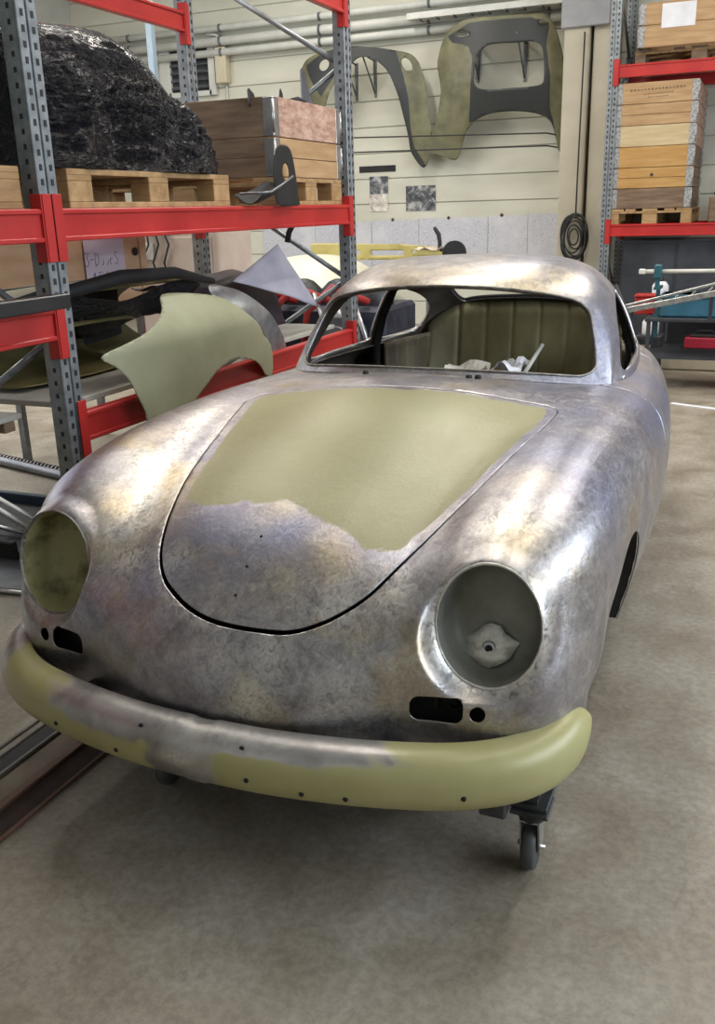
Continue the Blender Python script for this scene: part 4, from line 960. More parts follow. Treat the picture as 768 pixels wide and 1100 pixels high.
GL = {'3': [[(0,1),(.5,1),(.2,.6),(.5,.35),(.3,0),(0,.05)]], '-': [[(.05,.5),(.5,.5)]], 'D': [[(0,0),(0,1),(.4,.85),(.5,.5),(.35,.1),(0,0)]], 'o': [[(.25,0),(.5,.25),(.25,.55),(0,.25),(.25,0)]],
      'r': [[(0,.5),(.05,0)],[(.05,.35),(.3,.55),(.45,.45)]], '1': [[(.1,.8),(.25,1),(.25,0)]], '5': [[(.5,1),(.1,1),(.05,.6),(.4,.55),(.45,.2),(.1,0)]], '0': [[(.25,0),(.5,.4),(.3,1),(.02,.6),(.25,0)]], 'S': [[(.5,.9),(.2,1),(.05,.7),(.45,.35),(.3,0),(0,.1)]]}
for row, (txt, z, s) in enumerate((('3-Doors', NZ-.02, .075), ('1500', NZ-.15, .09))):
    for k, ch in enumerate(txt):
        writing([[(a*.9+k*.62+(.6 if row else 0), b) for a, b in st] for st in GL[ch if ch in GL else 'S']], .2655, NY-.19, z, s, nt_, .0032)
# pale cabinet and clutter beyond the rack
t = thing('steel_cabinet', 'pale pinkish cabinet behind the left rack with hanging wires', 'cabinet', (-3.0, 4.75, 0))
PINKW = pmat('pale_pink_enamel', (.50, .40, .33), (.60, .50, .42), 3, .5)
MB().box((0, 0, .70), (.72, .5, 1.40), None, .01).build('body', PINKW, t)
MB().box((.1, -.255, 1.05), (.40, .012, .5), None, .003).build('door', PINKW, t)
MB().box((.2, -.264, 1.05), (.02, .01, .06), None, .002).build('handle', HOLE, t)
for k in range(3): MB().tube([(-.25+.06*k, -.27, 1.42), (-.22+.09*k, -.29, 1.25), (-.30+.10*k, -.28, 1.12), (-.24+.08*k, -.27, .98)], .008, 6).build('wire', HOLE, t)
MB().box((-.27, -.262, 1.20), (.14, .012, .12), None, .002).build('bright_panel', pmat('pale_plastic', (.6, .6, .58), (.7, .7, .68), 9, .4), t)
MB().prism([(-.32, 1.40), (-.05, 1.36), (-.08, 1.34), (-.34, 1.38)], -.30, -.10, 'y').build('cover_flap', PAPER, t)
# grey triangular cover and dark tarp
CP = [at_x(298, 262, -1.80), at_x(250, 302, -1.76), at_x(342, 330, -1.66)]
def coned():
    V = []; n = 14
    for i in range(n+1):
        u = i/n
        for j in range(n+1):
            v = j/n
            a = np.array(CP[0]); b = np.array(CP[1]); c_ = np.array(CP[2]); d = b*(1-v)+c_*v
            p_ = a*(1-u)+d*u; p_[0] += .05*math.sin(v*PI)*u+.008*math.sin(v*14)*u; V.append(tuple(p_))
    return V, [(i*(n+1)+j, (i+1)*(n+1)+j, (i+1)*(n+1)+j+1, i*(n+1)+j+1) for i in range(n) for j in range(n)]
V, F = coned(); o = obj('grey_cloth_cover', mesh('grey_cloth_cover', V, F, pmat('grey_lilac_cloth', (.34, .33, .40), (.42, .41, .48), 5, .8), True)); o.modifiers.new('t', 'SOLIDIFY').thickness = .005
tag(o, 'grey lilac triangular cloth hanging from a clip under the beam', 'cloth')
o = MB().tube([(-1.75, 3.95, 1.37), (-1.77, 3.94, 1.33), (-1.78, 3.93, 1.27)], .018, 8).build('spring_clip', HOLE); tag(o, 'dark clip holding the grey cloth under the red beam', 'clip')
V = []
for i in range(30):
    for j in range(22):
        u = i/29; v = j/21; y = 2.95+1.08*u; 
        V.append((-1.75-.55*(1-v)**1.2 if v < .5 else -1.75+.12*(v-.5)*2-.24, y, 1.06-.02*math.sin(u*5)-(.34*max(0, v-.5)*2)+.03*mnoise.noise(Vector((u*5, v*6, 2)))))
o = obj('dark_tarp', mesh('dark_tarp', V, [(i*22+j, (i+1)*22+j, (i+1)*22+j+1, i*22+j+1) for i in range(29) for j in range(21)], pmat('navy_maroon_tarp', (.006, .006, .018), (.035, .008, .014), 3, .6), True)); o.modifiers.new('t', 'SOLIDIFY').thickness = .006
tag(o, 'dark navy and maroon tarpaulin over parts on the lower rack shelf', 'tarpaulin')
# parts beneath the tarp seen through the car windows
for k, (x, y, z, lab, m_) in enumerate(((-2.0, 3.3, LS+.024, 'dark gearbox housing under the tarpaulin', DKM), (-2.05, 3.75, LS+.024, 'blackened engine part beside the far rack post', DARK_IN))):
    t = thing('machine_part', lab, 'metal part', (x, y, z)); MB().lathe([(.09, 0), (.13, .02), (.13, .12), (.08, .16), (.08, .26), (.03, .28)], (0, 0, 0), 'z', 20).build('housing', m_, t); MB().lathe([(.05, -.2), (.05, .2)], (0, 0, .09), 'y', 14).lathe([(.075, -.21), (.075, -.19)], (0, 0, .09), 'y', 14).build('flange', GRM, t)
# cream spare bonnet and ochre rail beyond the rack
def dome(cx, cy, cz, rx, ry, rz_, e=.6, n=28):
    V = []
    for i in range(n+1):
        for j in range(n+1):
            u, v = 2*i/n-1, 2*j/n-1; h = max(0, 1-abs(u)**2.6)**e*max(0, 1-abs(v)**2.6)**e; V.append((cx+rx*u, cy+ry*v, cz+rz_*h))
    return V, [(i*(n+1)+j, (i+1)*(n+1)+j, (i+1)*(n+1)+j+1, i*(n+1)+j+1) for i in range(n) for j in range(n)]
t = thing('spare_car_roof', 'cream primed spare car roof shell on trestles behind the rack', 'car part', (-2.75, 6.3, 0))
V, F = dome(0, 0, .62, .62, .75, .46); o = obj('roof_skin', mesh('roof_skin', V, F, pmat('cream_primer', (.55, .54, .42), (.64, .63, .52), 3, .45), True), t); o.modifiers.new('t', 'SOLIDIFY').thickness = .01
for yy in (-.5, .5):
    for xx in (-.45, .45): MB().box((xx, yy, .31), (.05, .05, .62), None, .004).build('leg', WBROWN, t)
    MB().box((0, yy, .60), (1.0, .07, .05), None, .004).build('trestle_top', WBROWN, t)
t = thing('ochre_rail', 'ochre perforated sheet metal rail on a stand before the rear wall', 'car part', (-2.3, 6.9, 0))
OCH = pmat('ochre_rail_paint', (.36, .30, .09), (.46, .39, .15), 4, .5)
hl = [[(-.42, 1.045), (-.36, 1.045), (-.36, 1.085), (-.42, 1.085)], [(-.28, 1.045), (-.23, 1.045), (-.23, 1.085), (-.28, 1.085)], [(-.12, 1.04), (.22, 1.04), (.22, 1.085), (-.12, 1.085)], [(.30, 1.045), (.35, 1.045), (.35, 1.08), (.30, 1.08)]]
panel_sheet('rail', [(-.75, 1.0), (.6, 1.0), (.66, 1.06), (.55, 1.11), (.2, 1.14), (-.75, 1.16)], lambda u, v: (u, 0, v), OCH, t, .02, .02, hl, True, 0)
for xx in (-.6, .45): MB().box((xx, .05, .5), (.05, .05, 1.0), None, .004).box((xx, .05, .01), (.06, .4, .02)).build('leg', POST, t)
t = thing('clamp_handle', 'dark upright clamp handle with crumpled tape behind the car roof', 'tool', (-1.50, 6.2, 0))
MB().tube([(0, 0, .02), (0, 0, 1.18), (-.01, 0, 1.24), (-.04, 0, 1.285), (-.05, 0, 1.30)], [.018, .018, .02, .018, .012], 10).build('handle', HOLE, t)
MB().box((0, 0, .01), (.4, .4, .02), None, .003).build('foot', DKM, t)
MB().lathe([(.10, -.02), (.10, .02)], (.13, 0, 1.09), 'y', 20).build('disc', HOLE, t)
V = [(-.22+.05*i+.02*mnoise.noise(Vector((i, j, 0))), -.05+.03*j, 1.10+.05*mnoise.noise(Vector((i*.9, j*.9, 4)))+.025) for i in range(6) for j in range(5)]
o = obj('crumpled_tape', mesh('crumpled_tape', V, [(i*5+j, (i+1)*5+j, (i+1)*5+j+1, i*5+j+1) for i in range(5) for j in range(4)], pmat('cream_tape', (.5, .42, .33), (.6, .5, .4), 9, .7), False), t); o.modifiers.new('t', 'SOLIDIFY').thickness = .004
MB().box((-.10, 0, 1.085), (.26, .10, .03), None, .004).box((-.02, 0, 1.09), (.05, .06, .05)).build('tray', OCH, t)
# ------------------------------------------------------------------ rear wall: hanging panels, prints, pipes, column
WY = 9.885
def wob(name, outl, surf, label, holes, attr, sub=4, step=.03):
    m_ = HANG; o = panel_sheet(name, outl, surf, m_, None, step, .006, holes, True, sub, (0, 0, 0), attr); tag(o, label, 'car part'); return o
HANG, nt, p = new_mat('olive_and_slate_primer')
at = nt.nodes.new('ShaderNodeAttribute'); at.attribute_name = 'inner'
n1 = noise(nt, 5, 4); r1 = ramp(nt, [(.3, (.095, .09, .05)), (.7, (.19, .182, .10))]); nt.links.new(n1, r1.inputs[0])
nt.links.new(mixc(nt, mth(nt, 'MULTIPLY', mth(nt, 'SUBTRACT', mth(nt, 'ADD', at.outputs['Fac'], mth(nt, 'MULTIPLY', mth(nt, 'ADD', n1, -.5), .5)), .42), 6, True), r1.outputs[0], (.028, .030, .030)), p.inputs['Base Color']); p.inputs['Roughness'].default_value = .5
NOSE_S = WING_S = None
def hsurf(cx, hw, zt, base=.16, bul=.30):
    def f(u, z):
        a = abs(u-cx)/hw; return (u, WY-base-bul*(1-min(1, a)**2.2)*max(.25, min(1, (z-1.9)/.9))-.05*math.sin(max(0, min(1, (z-1.9)/1.5))*PI), z)
    return f
SURF = hsurf(-1.93, .85, 3.4)
def pxw(px, py, y=WY):
    d = _f+(px-W/2)/FPX*_r-(py-H/2)/FPX*_u; t = (y-CAM_LOC[1])/d.y; return (CAM_LOC[0]+t*d.x, CAM_LOC[2]+t*d.z)
Z3 = lambda pts: [on_surf(320+a/2.4, b/2.4, SURF, 1) for a, b in pts]
nose_out = Z3([(395,72),(440,48),(520,40),(600,35),(640,38),(665,75),(683,140),(695,220),(698,300),(692,370),(674,392),(662,345),(650,312),(620,294),(570,287),(520,289),(480,298),(450,318),(430,352),(416,400),(404,413),(370,403),(332,392),(326,378),(346,345),(362,285),(369,232),(361,180),(362,150),(374,105)])
nose_win = Z3([(478,125),(500,114),(560,110),(608,107),(629,120),(634,160),(634,200),(628,216),(600,223),(550,227),(500,231),(468,228),(454,214),(455,185),(460,150)])
eye = lambda cx, cy, a, b, t0: Z3([(cx+a*math.cos(t)*math.cos(t0)-b*math.sin(t)*math.sin(t0), cy+a*math.cos(t)*math.sin(t0)+b*math.sin(t)*math.cos(t0)) for t in [2*PI*k/10 for k in range(10)]])
def nose_attr(uv):
    poly = Z3([(385,95),(440,60),(600,45),(648,60),(640,120),(650,200),(650,280),(665,340),(640,300),(570,287),(480,298),(440,320),(445,240),(450,150),(440,120),(400,110)])
    return sstep(-sd_poly(uv, poly), -.03, .03)[:, None]
_aa = add_attrs
def add_attrs(me, A, names=('primer', 'bright', 'stain')):
    if A.shape[1] == 1: names = ('inner',)
    _aa(me, A, names)
wob('nose_panel', nose_out, SURF, 'olive and slate car front section with window opening hung on the wall', [nose_win, eye(425, 87, 17, 9, -.2), eye(632, 59, 14, 7, .15)], nose_attr)
SURF = hsurf(-3.75, .85, 3.0)
w_out = Z3([(8,192),(18,160),(42,142),(75,132),(130,120),(190,122),(240,128),(292,140),(316,172),(331,225),(337,290),(346,350),(341,400),(324,433),(293,395),(284,350),(270,292),(256,240),(236,192),(215,166),(188,150),(158,148),(138,165),(110,190),(85,230),(70,280),(60,340),(48,395),(10,385),(2,340),(14,280),(16,230)])
wob('wing_pair_panel', w_out, SURF, 'arched olive and slate car panel hung on the wall behind the far post', [eye(281, 167, 12, 20, -.5), eye(68, 168, 12, 16, .5)],
    lambda uv: sstep(-sd_poly(uv, Z3([(20,170),(60,140),(130,112),(250,120),(265,170),(285,250),(290,330),(300,380),(340,440),(280,420),(255,240),(215,170),(160,150),(100,190),(60,250),(30,200)])), -.03, .03)[:, None])
STRUT = pmat('wall_hook_steel', (.10, .11, .12), (.17, .18, .19), 9, .5, .4)
def hook(px, py, lab, ln=.42):
    x, z = pxw(px, py); t = thing('wall_bracket', lab, 'bracket', (x, WY, z))
    MB().prism([(-.02, 0), (.02, 0), (.012, -ln), (-.012, -ln)], -.02, 0, 'y').build('wall_strip', STRUT, t)
    MB().tube([(0, -.02, -.02), (.0, -.46, .02)], .012, 6).build('arm', STRUT, t)
    MB().tube([(0, -.02, -ln+.04), (.0, -.40, .0)], .010, 6).build('strut', STRUT, t)
for a, b, l in ((515, 46, 'left wall bracket carrying the front section with window opening'), (565, 44, 'right wall bracket carrying the front section with window opening'), (383, 68, 'left wall bracket carrying the arched panel'), (403, 64, 'right wall bracket carrying the arched panel')): hook(a, b, l)
CORD = pmat('black_cord', (.02, .02, .02), (.03, .03, .03), 9, .7)
for a, b, l in (((378,148),(600,146),'upper dark cord stretched across the rear wall'), ((378,165),(600,159),'lower dark cord stretched across the rear wall')):
    p0, p1 = pxw(*a), pxw(*b); o = MB().tube([(p0[0]-1.25, WY-.01, p0[1]), (p0[0]-1.2, WY-.56, p0[1]), (p0[0]-1.15, WY-.58, p0[1]), (p1[0]-.1, WY-.58, p1[1]), (p1[0]-.02, WY-.56, p1[1]), (p1[0]+.03, WY-.01, p1[1])], .008, 6).build('stretched_cord', CORD)
    o2 = MB()
    tag(o, l, 'cord')
# prints and drawings on the wall
def print_mat(name, stops, scale, det=5):
    m, nt, p = new_mat(name); r = ramp(nt, stops); nt.links.new(noise(nt, scale, det, .65, None, .5), r.inputs[0]); nt.links.new(r.outputs[0], p.inputs['Base Color']); p.inputs['Roughness'].default_value = .35; return m
PD = print_mat('dark_photo_print', [(.38, (.02, .025, .03)), (.5, (.10, .10, .11)), (.62, (.45, .45, .44))], 9)
PL = print_mat('pale_photo_print', [(.38, (.30, .24, .23)), (.5, (.55, .50, .44)), (.62, (.72, .70, .62))], 9)
def flat(name, cat, lab, q, mat, d=.004, y=WY, group=None):
    (x0, z0), (x1, z1) = pxw(*q[0]), pxw(*q[1]); o = MB().box(((x0+x1)/2, y-d/2, (z0+z1)/2), (abs(x1-x0), d, abs(z0-z1))).build(name, mat); tag(o, lab, cat, group); return o
flat('photo_print', 'photo', 'dark portrait photo print on the wall right of the far post', ((397,190),(417,208)), PD)
flat('photo_print', 'photo', 'pale photo print directly below the small dark one', ((397,209),(417,227)), PL)
flat('photo_print', 'photo', 'larger dark photo print with white bar, second from the post', ((436,200),(468,226)), PD)
flat('photo_strip', 'photo', 'narrow black strip with pale upper edge above the prints', ((386,179),(425,184)), BLACK)
m, nt, p = new_mat('technical_drawing')
v = coords(nt, (1, 1, 1)); wv = N(nt, 'ShaderNodeTexWave'); wv.inputs['Scale'].default_value = 22; wv.inputs['Distortion'].default_value = 30; wv.inputs['Detail'].default_value = 3; nt.links.new(v, wv.inputs['Vector'])
r = ramp(nt, [(.0, (.26, .26, .34)), (.22, (.50, .50, .54)), (1, (.58, .58, .60))]); nt.links.new(wv.outputs['Fac'], r.inputs[0])
big = noise(nt, 2.5, 4); rb = ramp(nt, [(.35, (1, 1, 1)), (.5, (0, 0, 0))]); nt.links.new(big, rb.inputs[0])
nt.links.new(mixc(nt, rb.outputs[0], r.outputs[0], (.56, .56, .585)), p.inputs['Base Color']); p.inputs['Roughness'].default_value = .8
edges = [-5.2, -4.42, -3.62, -2.98, -2.09, -1.60, -1.15]
labs = ['leftmost technical drawing on the wall, behind the rack', 'technical drawing on the wall just left of the far rack post', 'technical drawing below the stacked photo prints', 'technical drawing below the larger dark photo print', 'technical drawing left of the last one on the wall', 'rightmost technical drawing, beside the column']
for k in range(6):
    o = MB().box(((edges[k]+edges[k+1])/2, WY-.003-.0015*(k % 2), 1.345-.31+.012*(k-3)), (edges[k+1]-edges[k]-.006, .003, .60)).build('technical_drawing', m); tag(o, labs[k], 'drawing', 'technical drawings on the rear wall')
MG = pmat('dark_magnet', (.05, .02, .02), (.08, .03, .03), 9, .4)
for (a, b), l in (((422,236), 'dark magnet above the drawings, nearest the far post'), ((482,234), 'middle dark magnet above the drawings'), ((539,231), 'dark magnet above the drawings, nearest the column')):
    x, z = pxw(a, b); o = MB().lathe([(.020, -.009), (.016, -.016)], (x, WY+.002, z), 'y', 12).build('magnet', MG); tag(o, l, 'magnet')
# pipes and duct along the top of the wall
PIPE = pmat('white_grey_pipe', (.50, .50, .46), (.60, .60, .55), 4, .45)
for k, (z, r_, l) in enumerate(((3.42, .045, 'lowest pale pipe along the top of the rear wall'), (3.55, .055, 'middle pale pipe along the top of the rear wall'), (3.70, .04, 'uppermost pale pipe along the rear wall'))):
    t = thing('wall_pipe', l, 'pipe', (-4.4, WY-.10, z)); L_ = 3.0
    MB().lathe([(r_, -3.5), (r_, 3.4)], (0, 0, 0), 'x', 16).build('pipe', PIPE, t)
    for q in (-2.6, -1.2, .2, 1.6, 3.0): MB().lathe([(r_+.008, -.015), (r_+.008, .015)], (q, 0, 0), 'x', 16).box((q, .06, 0), (.03, .10, .03)).build('pipe_clamp', STRUT, t)
t = thing('cable_tray', 'grey cable tray along the top of the rear wall beside the column', 'tray', (-2.05, WY-.26, 3.52))
MB().box((-.8, .13, .0), (.03, .26, .03)).box((.8, .13, .0), (.03, .26, .03)).box((0, 0, 0), (1.9, .14, .012)).box((0, -.065, .03), (1.9, .008, .06)).box((0, .065, .03), (1.9, .008, .06)).build('tray', PIPE, t)
for q in range(-4, 5): MB().box((q*.2, .0, -.012), (.02, .15, .02)).build('rung', STRUT, t)
# louvre vent and junction box
x0, z0 = pxw(172, 52); x1, z1 = pxw(235, 102)
t = thing('wall_vent', 'grey framed wall vent with dark louvres high on the rear wall', 'vent', ((x0+x1)/2, WY, (z0+z1)/2)); w, h = x1-x0, z0-z1
MB().box((-w/2+.08, -.03, 0), (.16, .06, h), None, .004).box((w/2-.05, -.03, 0), (.10, .06, h), None, .004).box((.03, -.03, h/2-.03), (w-.2, .06, .06)).box((.03, -.03, -h/2+.03), (w-.2, .06, .06)).build('frame', PIPE, t)
MB().box((.02, -.008, 0), (w-.1, .012, h-.06)).build('backing', HOLE, t)
for k in range(5): MB().box((.02, -.03, -h/2+.12+k*(h-.2)/4.6), (w-.24, .06, .012), rotm(.7, 0, 0)).build('louvre', STRUT, t)
x0, z0 = pxw(236, 50); x1, z1 = pxw(247, 92)
t = thing('junction_box', 'cream electrical box with curved conduit beside the wall vent', 'box', ((x0+x1)/2, WY, (z0+z1)/2))
MB().box((0, -.06, 0), (.16, .12, .42), None, .01).build('body', pmat('cream_plastic', (.5, .44, .30), (.58, .52, .38), 6, .5), t)
MB().tube([(0, -.06, .21), (.0, -.06, .30), (-.06, -.06, .36), (-.2, -.06, .38)], .02, 8).tube([(.02, -.02, -.2), (.02, -.02, -.5), (.10, -.02, -.9)], .012, 8).build('conduit', PIPE, t)
# column with perforated rail, cable coil
CM = pmat('beige_column', (.42, .38, .29), (.49, .45, .355), 2, .7)
col = S(MB().box((-.985, 9.55, CEIL/2), (.27, .66, CEIL), None, .012).box((-.72, 9.57, CEIL/2), (.20, .62, CEIL), None, .012).build('trim_1', CM))
MB().box((-.90, 9.20, 3.7), (.50, .04, 1.0), None, .01).build('upper_cover', pmat('grey_cover', (.25, .25, .26), (.31, .31, .32), 4, .6), col)
t = thing('cable_coil', 'dark cable coil hanging on the beige column', 'cable', (-.91, 9.175, 1.35))
for k in range(8):
    ph = k*.9; rk = (.145, .13, .14, .10, .12, .075, .135, .05)[k]; MB().tube([(rk*math.cos(a)+.01*math.sin(ph*2), -.01-.010*k*.8, -.24+(rk*1.7)*math.sin(a+.2*math.sin(ph))) for a in [2*PI*q/28 for q in range(29)]], .009, 6, False).build('cable_loop', CORD, t)
MB().tube([(0, .0, -.02), (0, .01, .5), (.01, .015, 1.8)], .008, 6).build('hanging_cable', CORD, t)
MB().box((0, 0, -.01), (.03, .05, .02)).build('hook', STRUT, t)
# ------------------------------------------------------------------ right rack load
make_pallet('wooden_pallet', 'wooden pallet under the tall stack of pine collars', (-.07, 9.22, 1.245), math.radians(90)*0, lx=.8, ly=1.2)
rowsR = [([WBROWN], 1, 'lowest weathered brown collar of the tall pine stack'), ([WORANGE], 2, 'second collar of the tall stack, two orange boards with a knot'), ([WORANGE], 1, 'third collar of the tall stack, single orange board'),
         ([WPALE], 1, 'palest collar of the tall stack, below the two-board one'), ([WTAN], 2, 'tan two-board collar just below the top of the tall stack'), ([WTAN], 1, 'top collar of the tall stack with faded black print')]
HG = pmat('mottled_zinc', (.22, .22, .22), (.42, .42, .41), 45, .5, .4, 0, 10, (1, 1, 1), None, .42, .58)
for k, (ms, rw, lab) in enumerate(rowsR):
    c_ = collar('pallet_collar', lab, (-.075, 9.22, 1.245+.146+k*.196), .77, 1.2, rw, ([WPINK if k > 2 else WBROWN], ms), 'stacked collars on the right rack', .195, 0, HG)
    if k == 1: MB().lathe([(.016, 0), (.016, -.003)], (.0, -.600, .125), 'y', 12).build('knot', HOLE, c_)
    if k == 5:
        for q, (zz, n_, sc) in enumerate(((.125, 16, 1.5), (.085, 13, 1), (.055, 10, .9))):
            mb = MB(); random.seed(q)
            for e in range(n_): mb.box(((e-n_/2)*.022*sc+.02, -.6005, zz+.002*e*.3), (.014*sc, .002, .010*sc*random.uniform(.6, 1.3)))
            mb.build('faded_print', pmat('faded_ink', (.12, .08, .05), (.2, .14, .08), 20, .8), c_)
make_pallet('wooden_pallet', 'dark wooden pallet on the upper beams of the right rack', (.27, 9.22, 2.735), 0, lx=1.2, ly=.8, wood=WBROWN)
for k in range(2):
    c_ = collar('pallet_collar', ['lower brown collar on the upper shelf of the right rack', 'upper brown collar with a paper label on the right rack'][k], (.30, 9.12, 2.735+.146+k*.196), 1.2, .8, 1, ([WBROWN], [WTAN]), 'collars on the upper right shelf', .195, 0, HG)
    if k == 1: MB().box((-.235, -.4025, .07), (.31, .003, .21)).build('paper_label', PAPER, c_)
t = thing('cardboard_roll_box', 'brown box beside the tall pine stack, cut off by the picture edge', 'box', (.78, 9.1, 1.245))
MB().box((0, 0, .12), (.6, .7, .24), None, .01).build('body', WBROWN, t); MB().tube([(-.25, -.2, .26), (-.1, -.25, .34), (.1, -.2, .36), (.28, -.2, .30)], .03, 8).build('hose', DKM, t)
# shaded wall below, painted as a dark box; bench, tools
DGY = pmat('dark_blue_grey_steel', (.022, .025, .032), (.05, .055, .065), 3, .5)
t = thing('shaded_backdrop_box', 'dark blue grey box painted as the shaded wall under the right rack beams', 'cabinet', (.75, 9.1, 0))
MB().box((0, 0, .54), (2.2, .6, 1.08), None, .01).build('body', DGY, t)
for k in range(4): MB().box((-.82+.55*k, -.305, .54), (.52, .02, 1.0), None, .004).build('door', DGY, t)
for k in range(4): MB().box((-.62+.55*k, -.32, .6), (.015, .02, .12)).build('handle', STEEL, t)
t = thing('workbench', 'dark workbench with low shelf behind the car on the right', 'workbench', (1.25, 7.6, 0))
MB().box((0, 0, .60), (2.2, .7, .04), None, .004).build('worktop', DGY, t)
MB().box((0, -.0, .13), (2.1, .62, .03), None, .004).build('shelf', DGY, t)
MB().box((0, -.36, .055), (2.2, .03, .09), None, .004).build('kick_board', pmat('beige_board', (.42, .36, .27), (.5, .44, .34), 4, .7), t)
MB().box((0, .30, .37), (2.0, .02, .44)).build('back_panel', HOLE, t)
for xx in (-1.05, 1.05):
    for yy in (-.31, .31): MB().box((xx, yy, .30), (.05, .05, .58), None, .004).build('leg', DGY, t)
t = thing('toolbox', 'red toolbox on the low shelf of the dark workbench', 'toolbox', (.62, 7.40, .145))
MB().box((0, 0, .09), (.34, .20, .10), None, .01).build('body', pmat('red_toolbox_paint', (.28, .010, .03), (.34, .016, .04), 5, .4), t)
MB().box((0, 0, .02), (.42, .24, .04), None, .006).build('base', BLACK, t)
MB().box((0, 0, .15), (.26, .15, .03), None, .01).tube([(-.08, 0, .16), (-.06, 0, .19), (.06, 0, .19), (.08, 0, .16)], .012, 8).build('lid_handle', BLACK, t)
for k, (x, y, z, lab) in enumerate(((.20, 7.42, .62, 'white canister on the bench next to the car window, upper one'), (.17, 7.10, .33, 'white canister beneath the upper one beside the car'))):
    if k: 
        q = thing('step_stool', 'dark low stool carrying the lower white canister', 'stool', (.17, 7.10, 0)); MB().box((0, 0, .315), (.22, .22, .03), None, .004).build('seat', DGY, q)
        for a in (-.09, .09):
            for b in (-.09, .09): MB().box((a, b, .15), (.025, .025, .30)).build('leg', DGY, q)
    t = thing('canister', lab, 'canister', (x, y, z)); MB().lathe([(.065, 0), (.072, .01), (.072, .11), (.05, .14), (.025, .15)], (0, 0, 0), 'z', 20).build('body', PAPER, t); MB().lathe([(.027, .15), (.027, .175)], (0, 0, 0), 'z', 14).build('cap', DKM, t)
TEAL = pmat('teal_paint', (.015, .075, .095), (.025, .11, .13), 6, .4)
t = thing('tool_cart', 'dark cart with blue bin in front of the right rack', 'cart', (.85, 6.55, 0))
MB().box((0, 0, .55), (1.3, .5, .03), None, .004).build('top_tray', DGY, t); MB().box((0, 0, .25), (1.3, .5, .02)).build('low_tray', DGY, t)
for xx in (-.62, .62):
    for yy in (-.22, .22): MB().box((xx, yy, .32), (.03, .03, .50)).build('leg', DGY, t)
for xx in (-.58, .58):
    for yy in (-.2, .2): MB().lathe([(.03, -.014), (.055, -.012), (.055, .012), (.03, .014)], (xx, yy, .055), 'x', 20).build('wheel', BLACK, t)
t = thing('blue_bin', 'blue plastic bin on the cart under the long pale pipe', 'bin', (.52, 6.5, .566))
BLU = pmat('blue_plastic', (.02, .10, .16), (.04, .15, .22), 5, .4)
MB().box((0, 0, .09), (.42, .30, .18), None, .015).build('bin_shell', BLU, t); MB().box((0, 0, .165), (.44, .32, .03), None, .006).build('rim', BLU, t)
t = thing('red_box', 'small red box left of the blue bin', 'box', (.17, 6.62, .566)); MB().box((0, 0, .07), (.17, .16, .14), None, .01).build('body', RED, t); MB().box((0, 0, .15), (.18, .17, .02), None, .004).build('lid', RED, t)
t = thing('long_pipe', 'long pale pipe held by a teal clamp over the cart', 'clamp', (.25, 6.28, .0))
MB().tube([(-.10, 0, .93), (1.5, .02, .94)], .016, 10).build('pipe', PIPE, t)
MB().box((-.09, 0, .93), (.05, .05, .04), None, .006).build('end_block', PIPE, t)
MB().box((.03, 0, .93), (.06, .07, .11), None, .01).box((.03, 0, .85), (.035, .04, .12), None, .006).box((.03, .1, .80), (.05, .25, .02)).build('clamp_jaw', TEAL, t)
MB().box((.03, .12, .60), (.03, .03, .40)).box((.03, .14, .575), (.06, .06, .02)).build('stand', TEAL, t)
MB().box((1.0, .06, .905), (.5, .06, .03), None, .004).build('yellow_strip', pmat('yellow_foam', (.5, .42, .16), (.58, .5, .22), 6, .6), t)
t = thing('ladder_frame', 'silver perforated chassis frame leaning across the cart on the right', 'metal part', (.08, 6.0, 0))
ALU = pmat('mill_aluminium', (.22, .22, .21), (.42, .42, .40), 22, .35, .7, .2, 40)
def bar(a, b, w, h, nm, mt, par):
    a, b = Vector(a), Vector(b); d = b-a; q = d.to_track_quat('X', 'Z').to_matrix(); c_ = (a+b)/2
    return MB().box(c_, (d.length, w, h), np.array(q), .004).build(nm, mt, par)
bar((0, 0, .655), (1.2, .1, .90), .05, .045, 'rail', ALU, t); bar((0, .0, .69), (1.2, .12, 1.00), .03, .02, 'upper_rail', ALU, t)
bar((.62, .06, .90), (1.2, .12, 1.06), .03, .015, 'black_track', DKM, t)
for k in range(9):
    u = .08+.1*k; q = Vector((1.2*u, .1*u, .66+.245*u)); bar(tuple(q), (q.x+.05, q.y, q.z+.03+.05*u), .02, .012, 'web', ALU, t)
bar((.62, .14, .57), (.62, .14, .79), .03, .03, 'prop', DGY, t); bar((.05, .05, .0), (.05, .05, .66), .03, .03, 'prop', DGY, t)
bar((.66, .2, .96), (.95, .25, 1.16), .10, .012, 'grey_flap', GRM, t)
o = MB().box((.92, 5.52, .004), (.9, .05, .008), rotm(0, 0, -.38)).build('floor_strip', PAPER); tag(o, 'narrow white strip lying on the floor right of the car', 'strip')
t = thing('transport_dolly', 'black wheeled dolly at the right picture edge', 'dolly', (1.05, 6.35, 0))
MB().box((.05, 0, .13), (.5, .12, .03), None, .004).build('deck', DKM, t)
for xx in (-.16, .2): MB().lathe([(.02, -.02), (.05, -.02), (.055, 0), (.05, .02), (.02, .02)], (xx, 0, .0555), 'y', 20).build('wheel', BLACK, t)
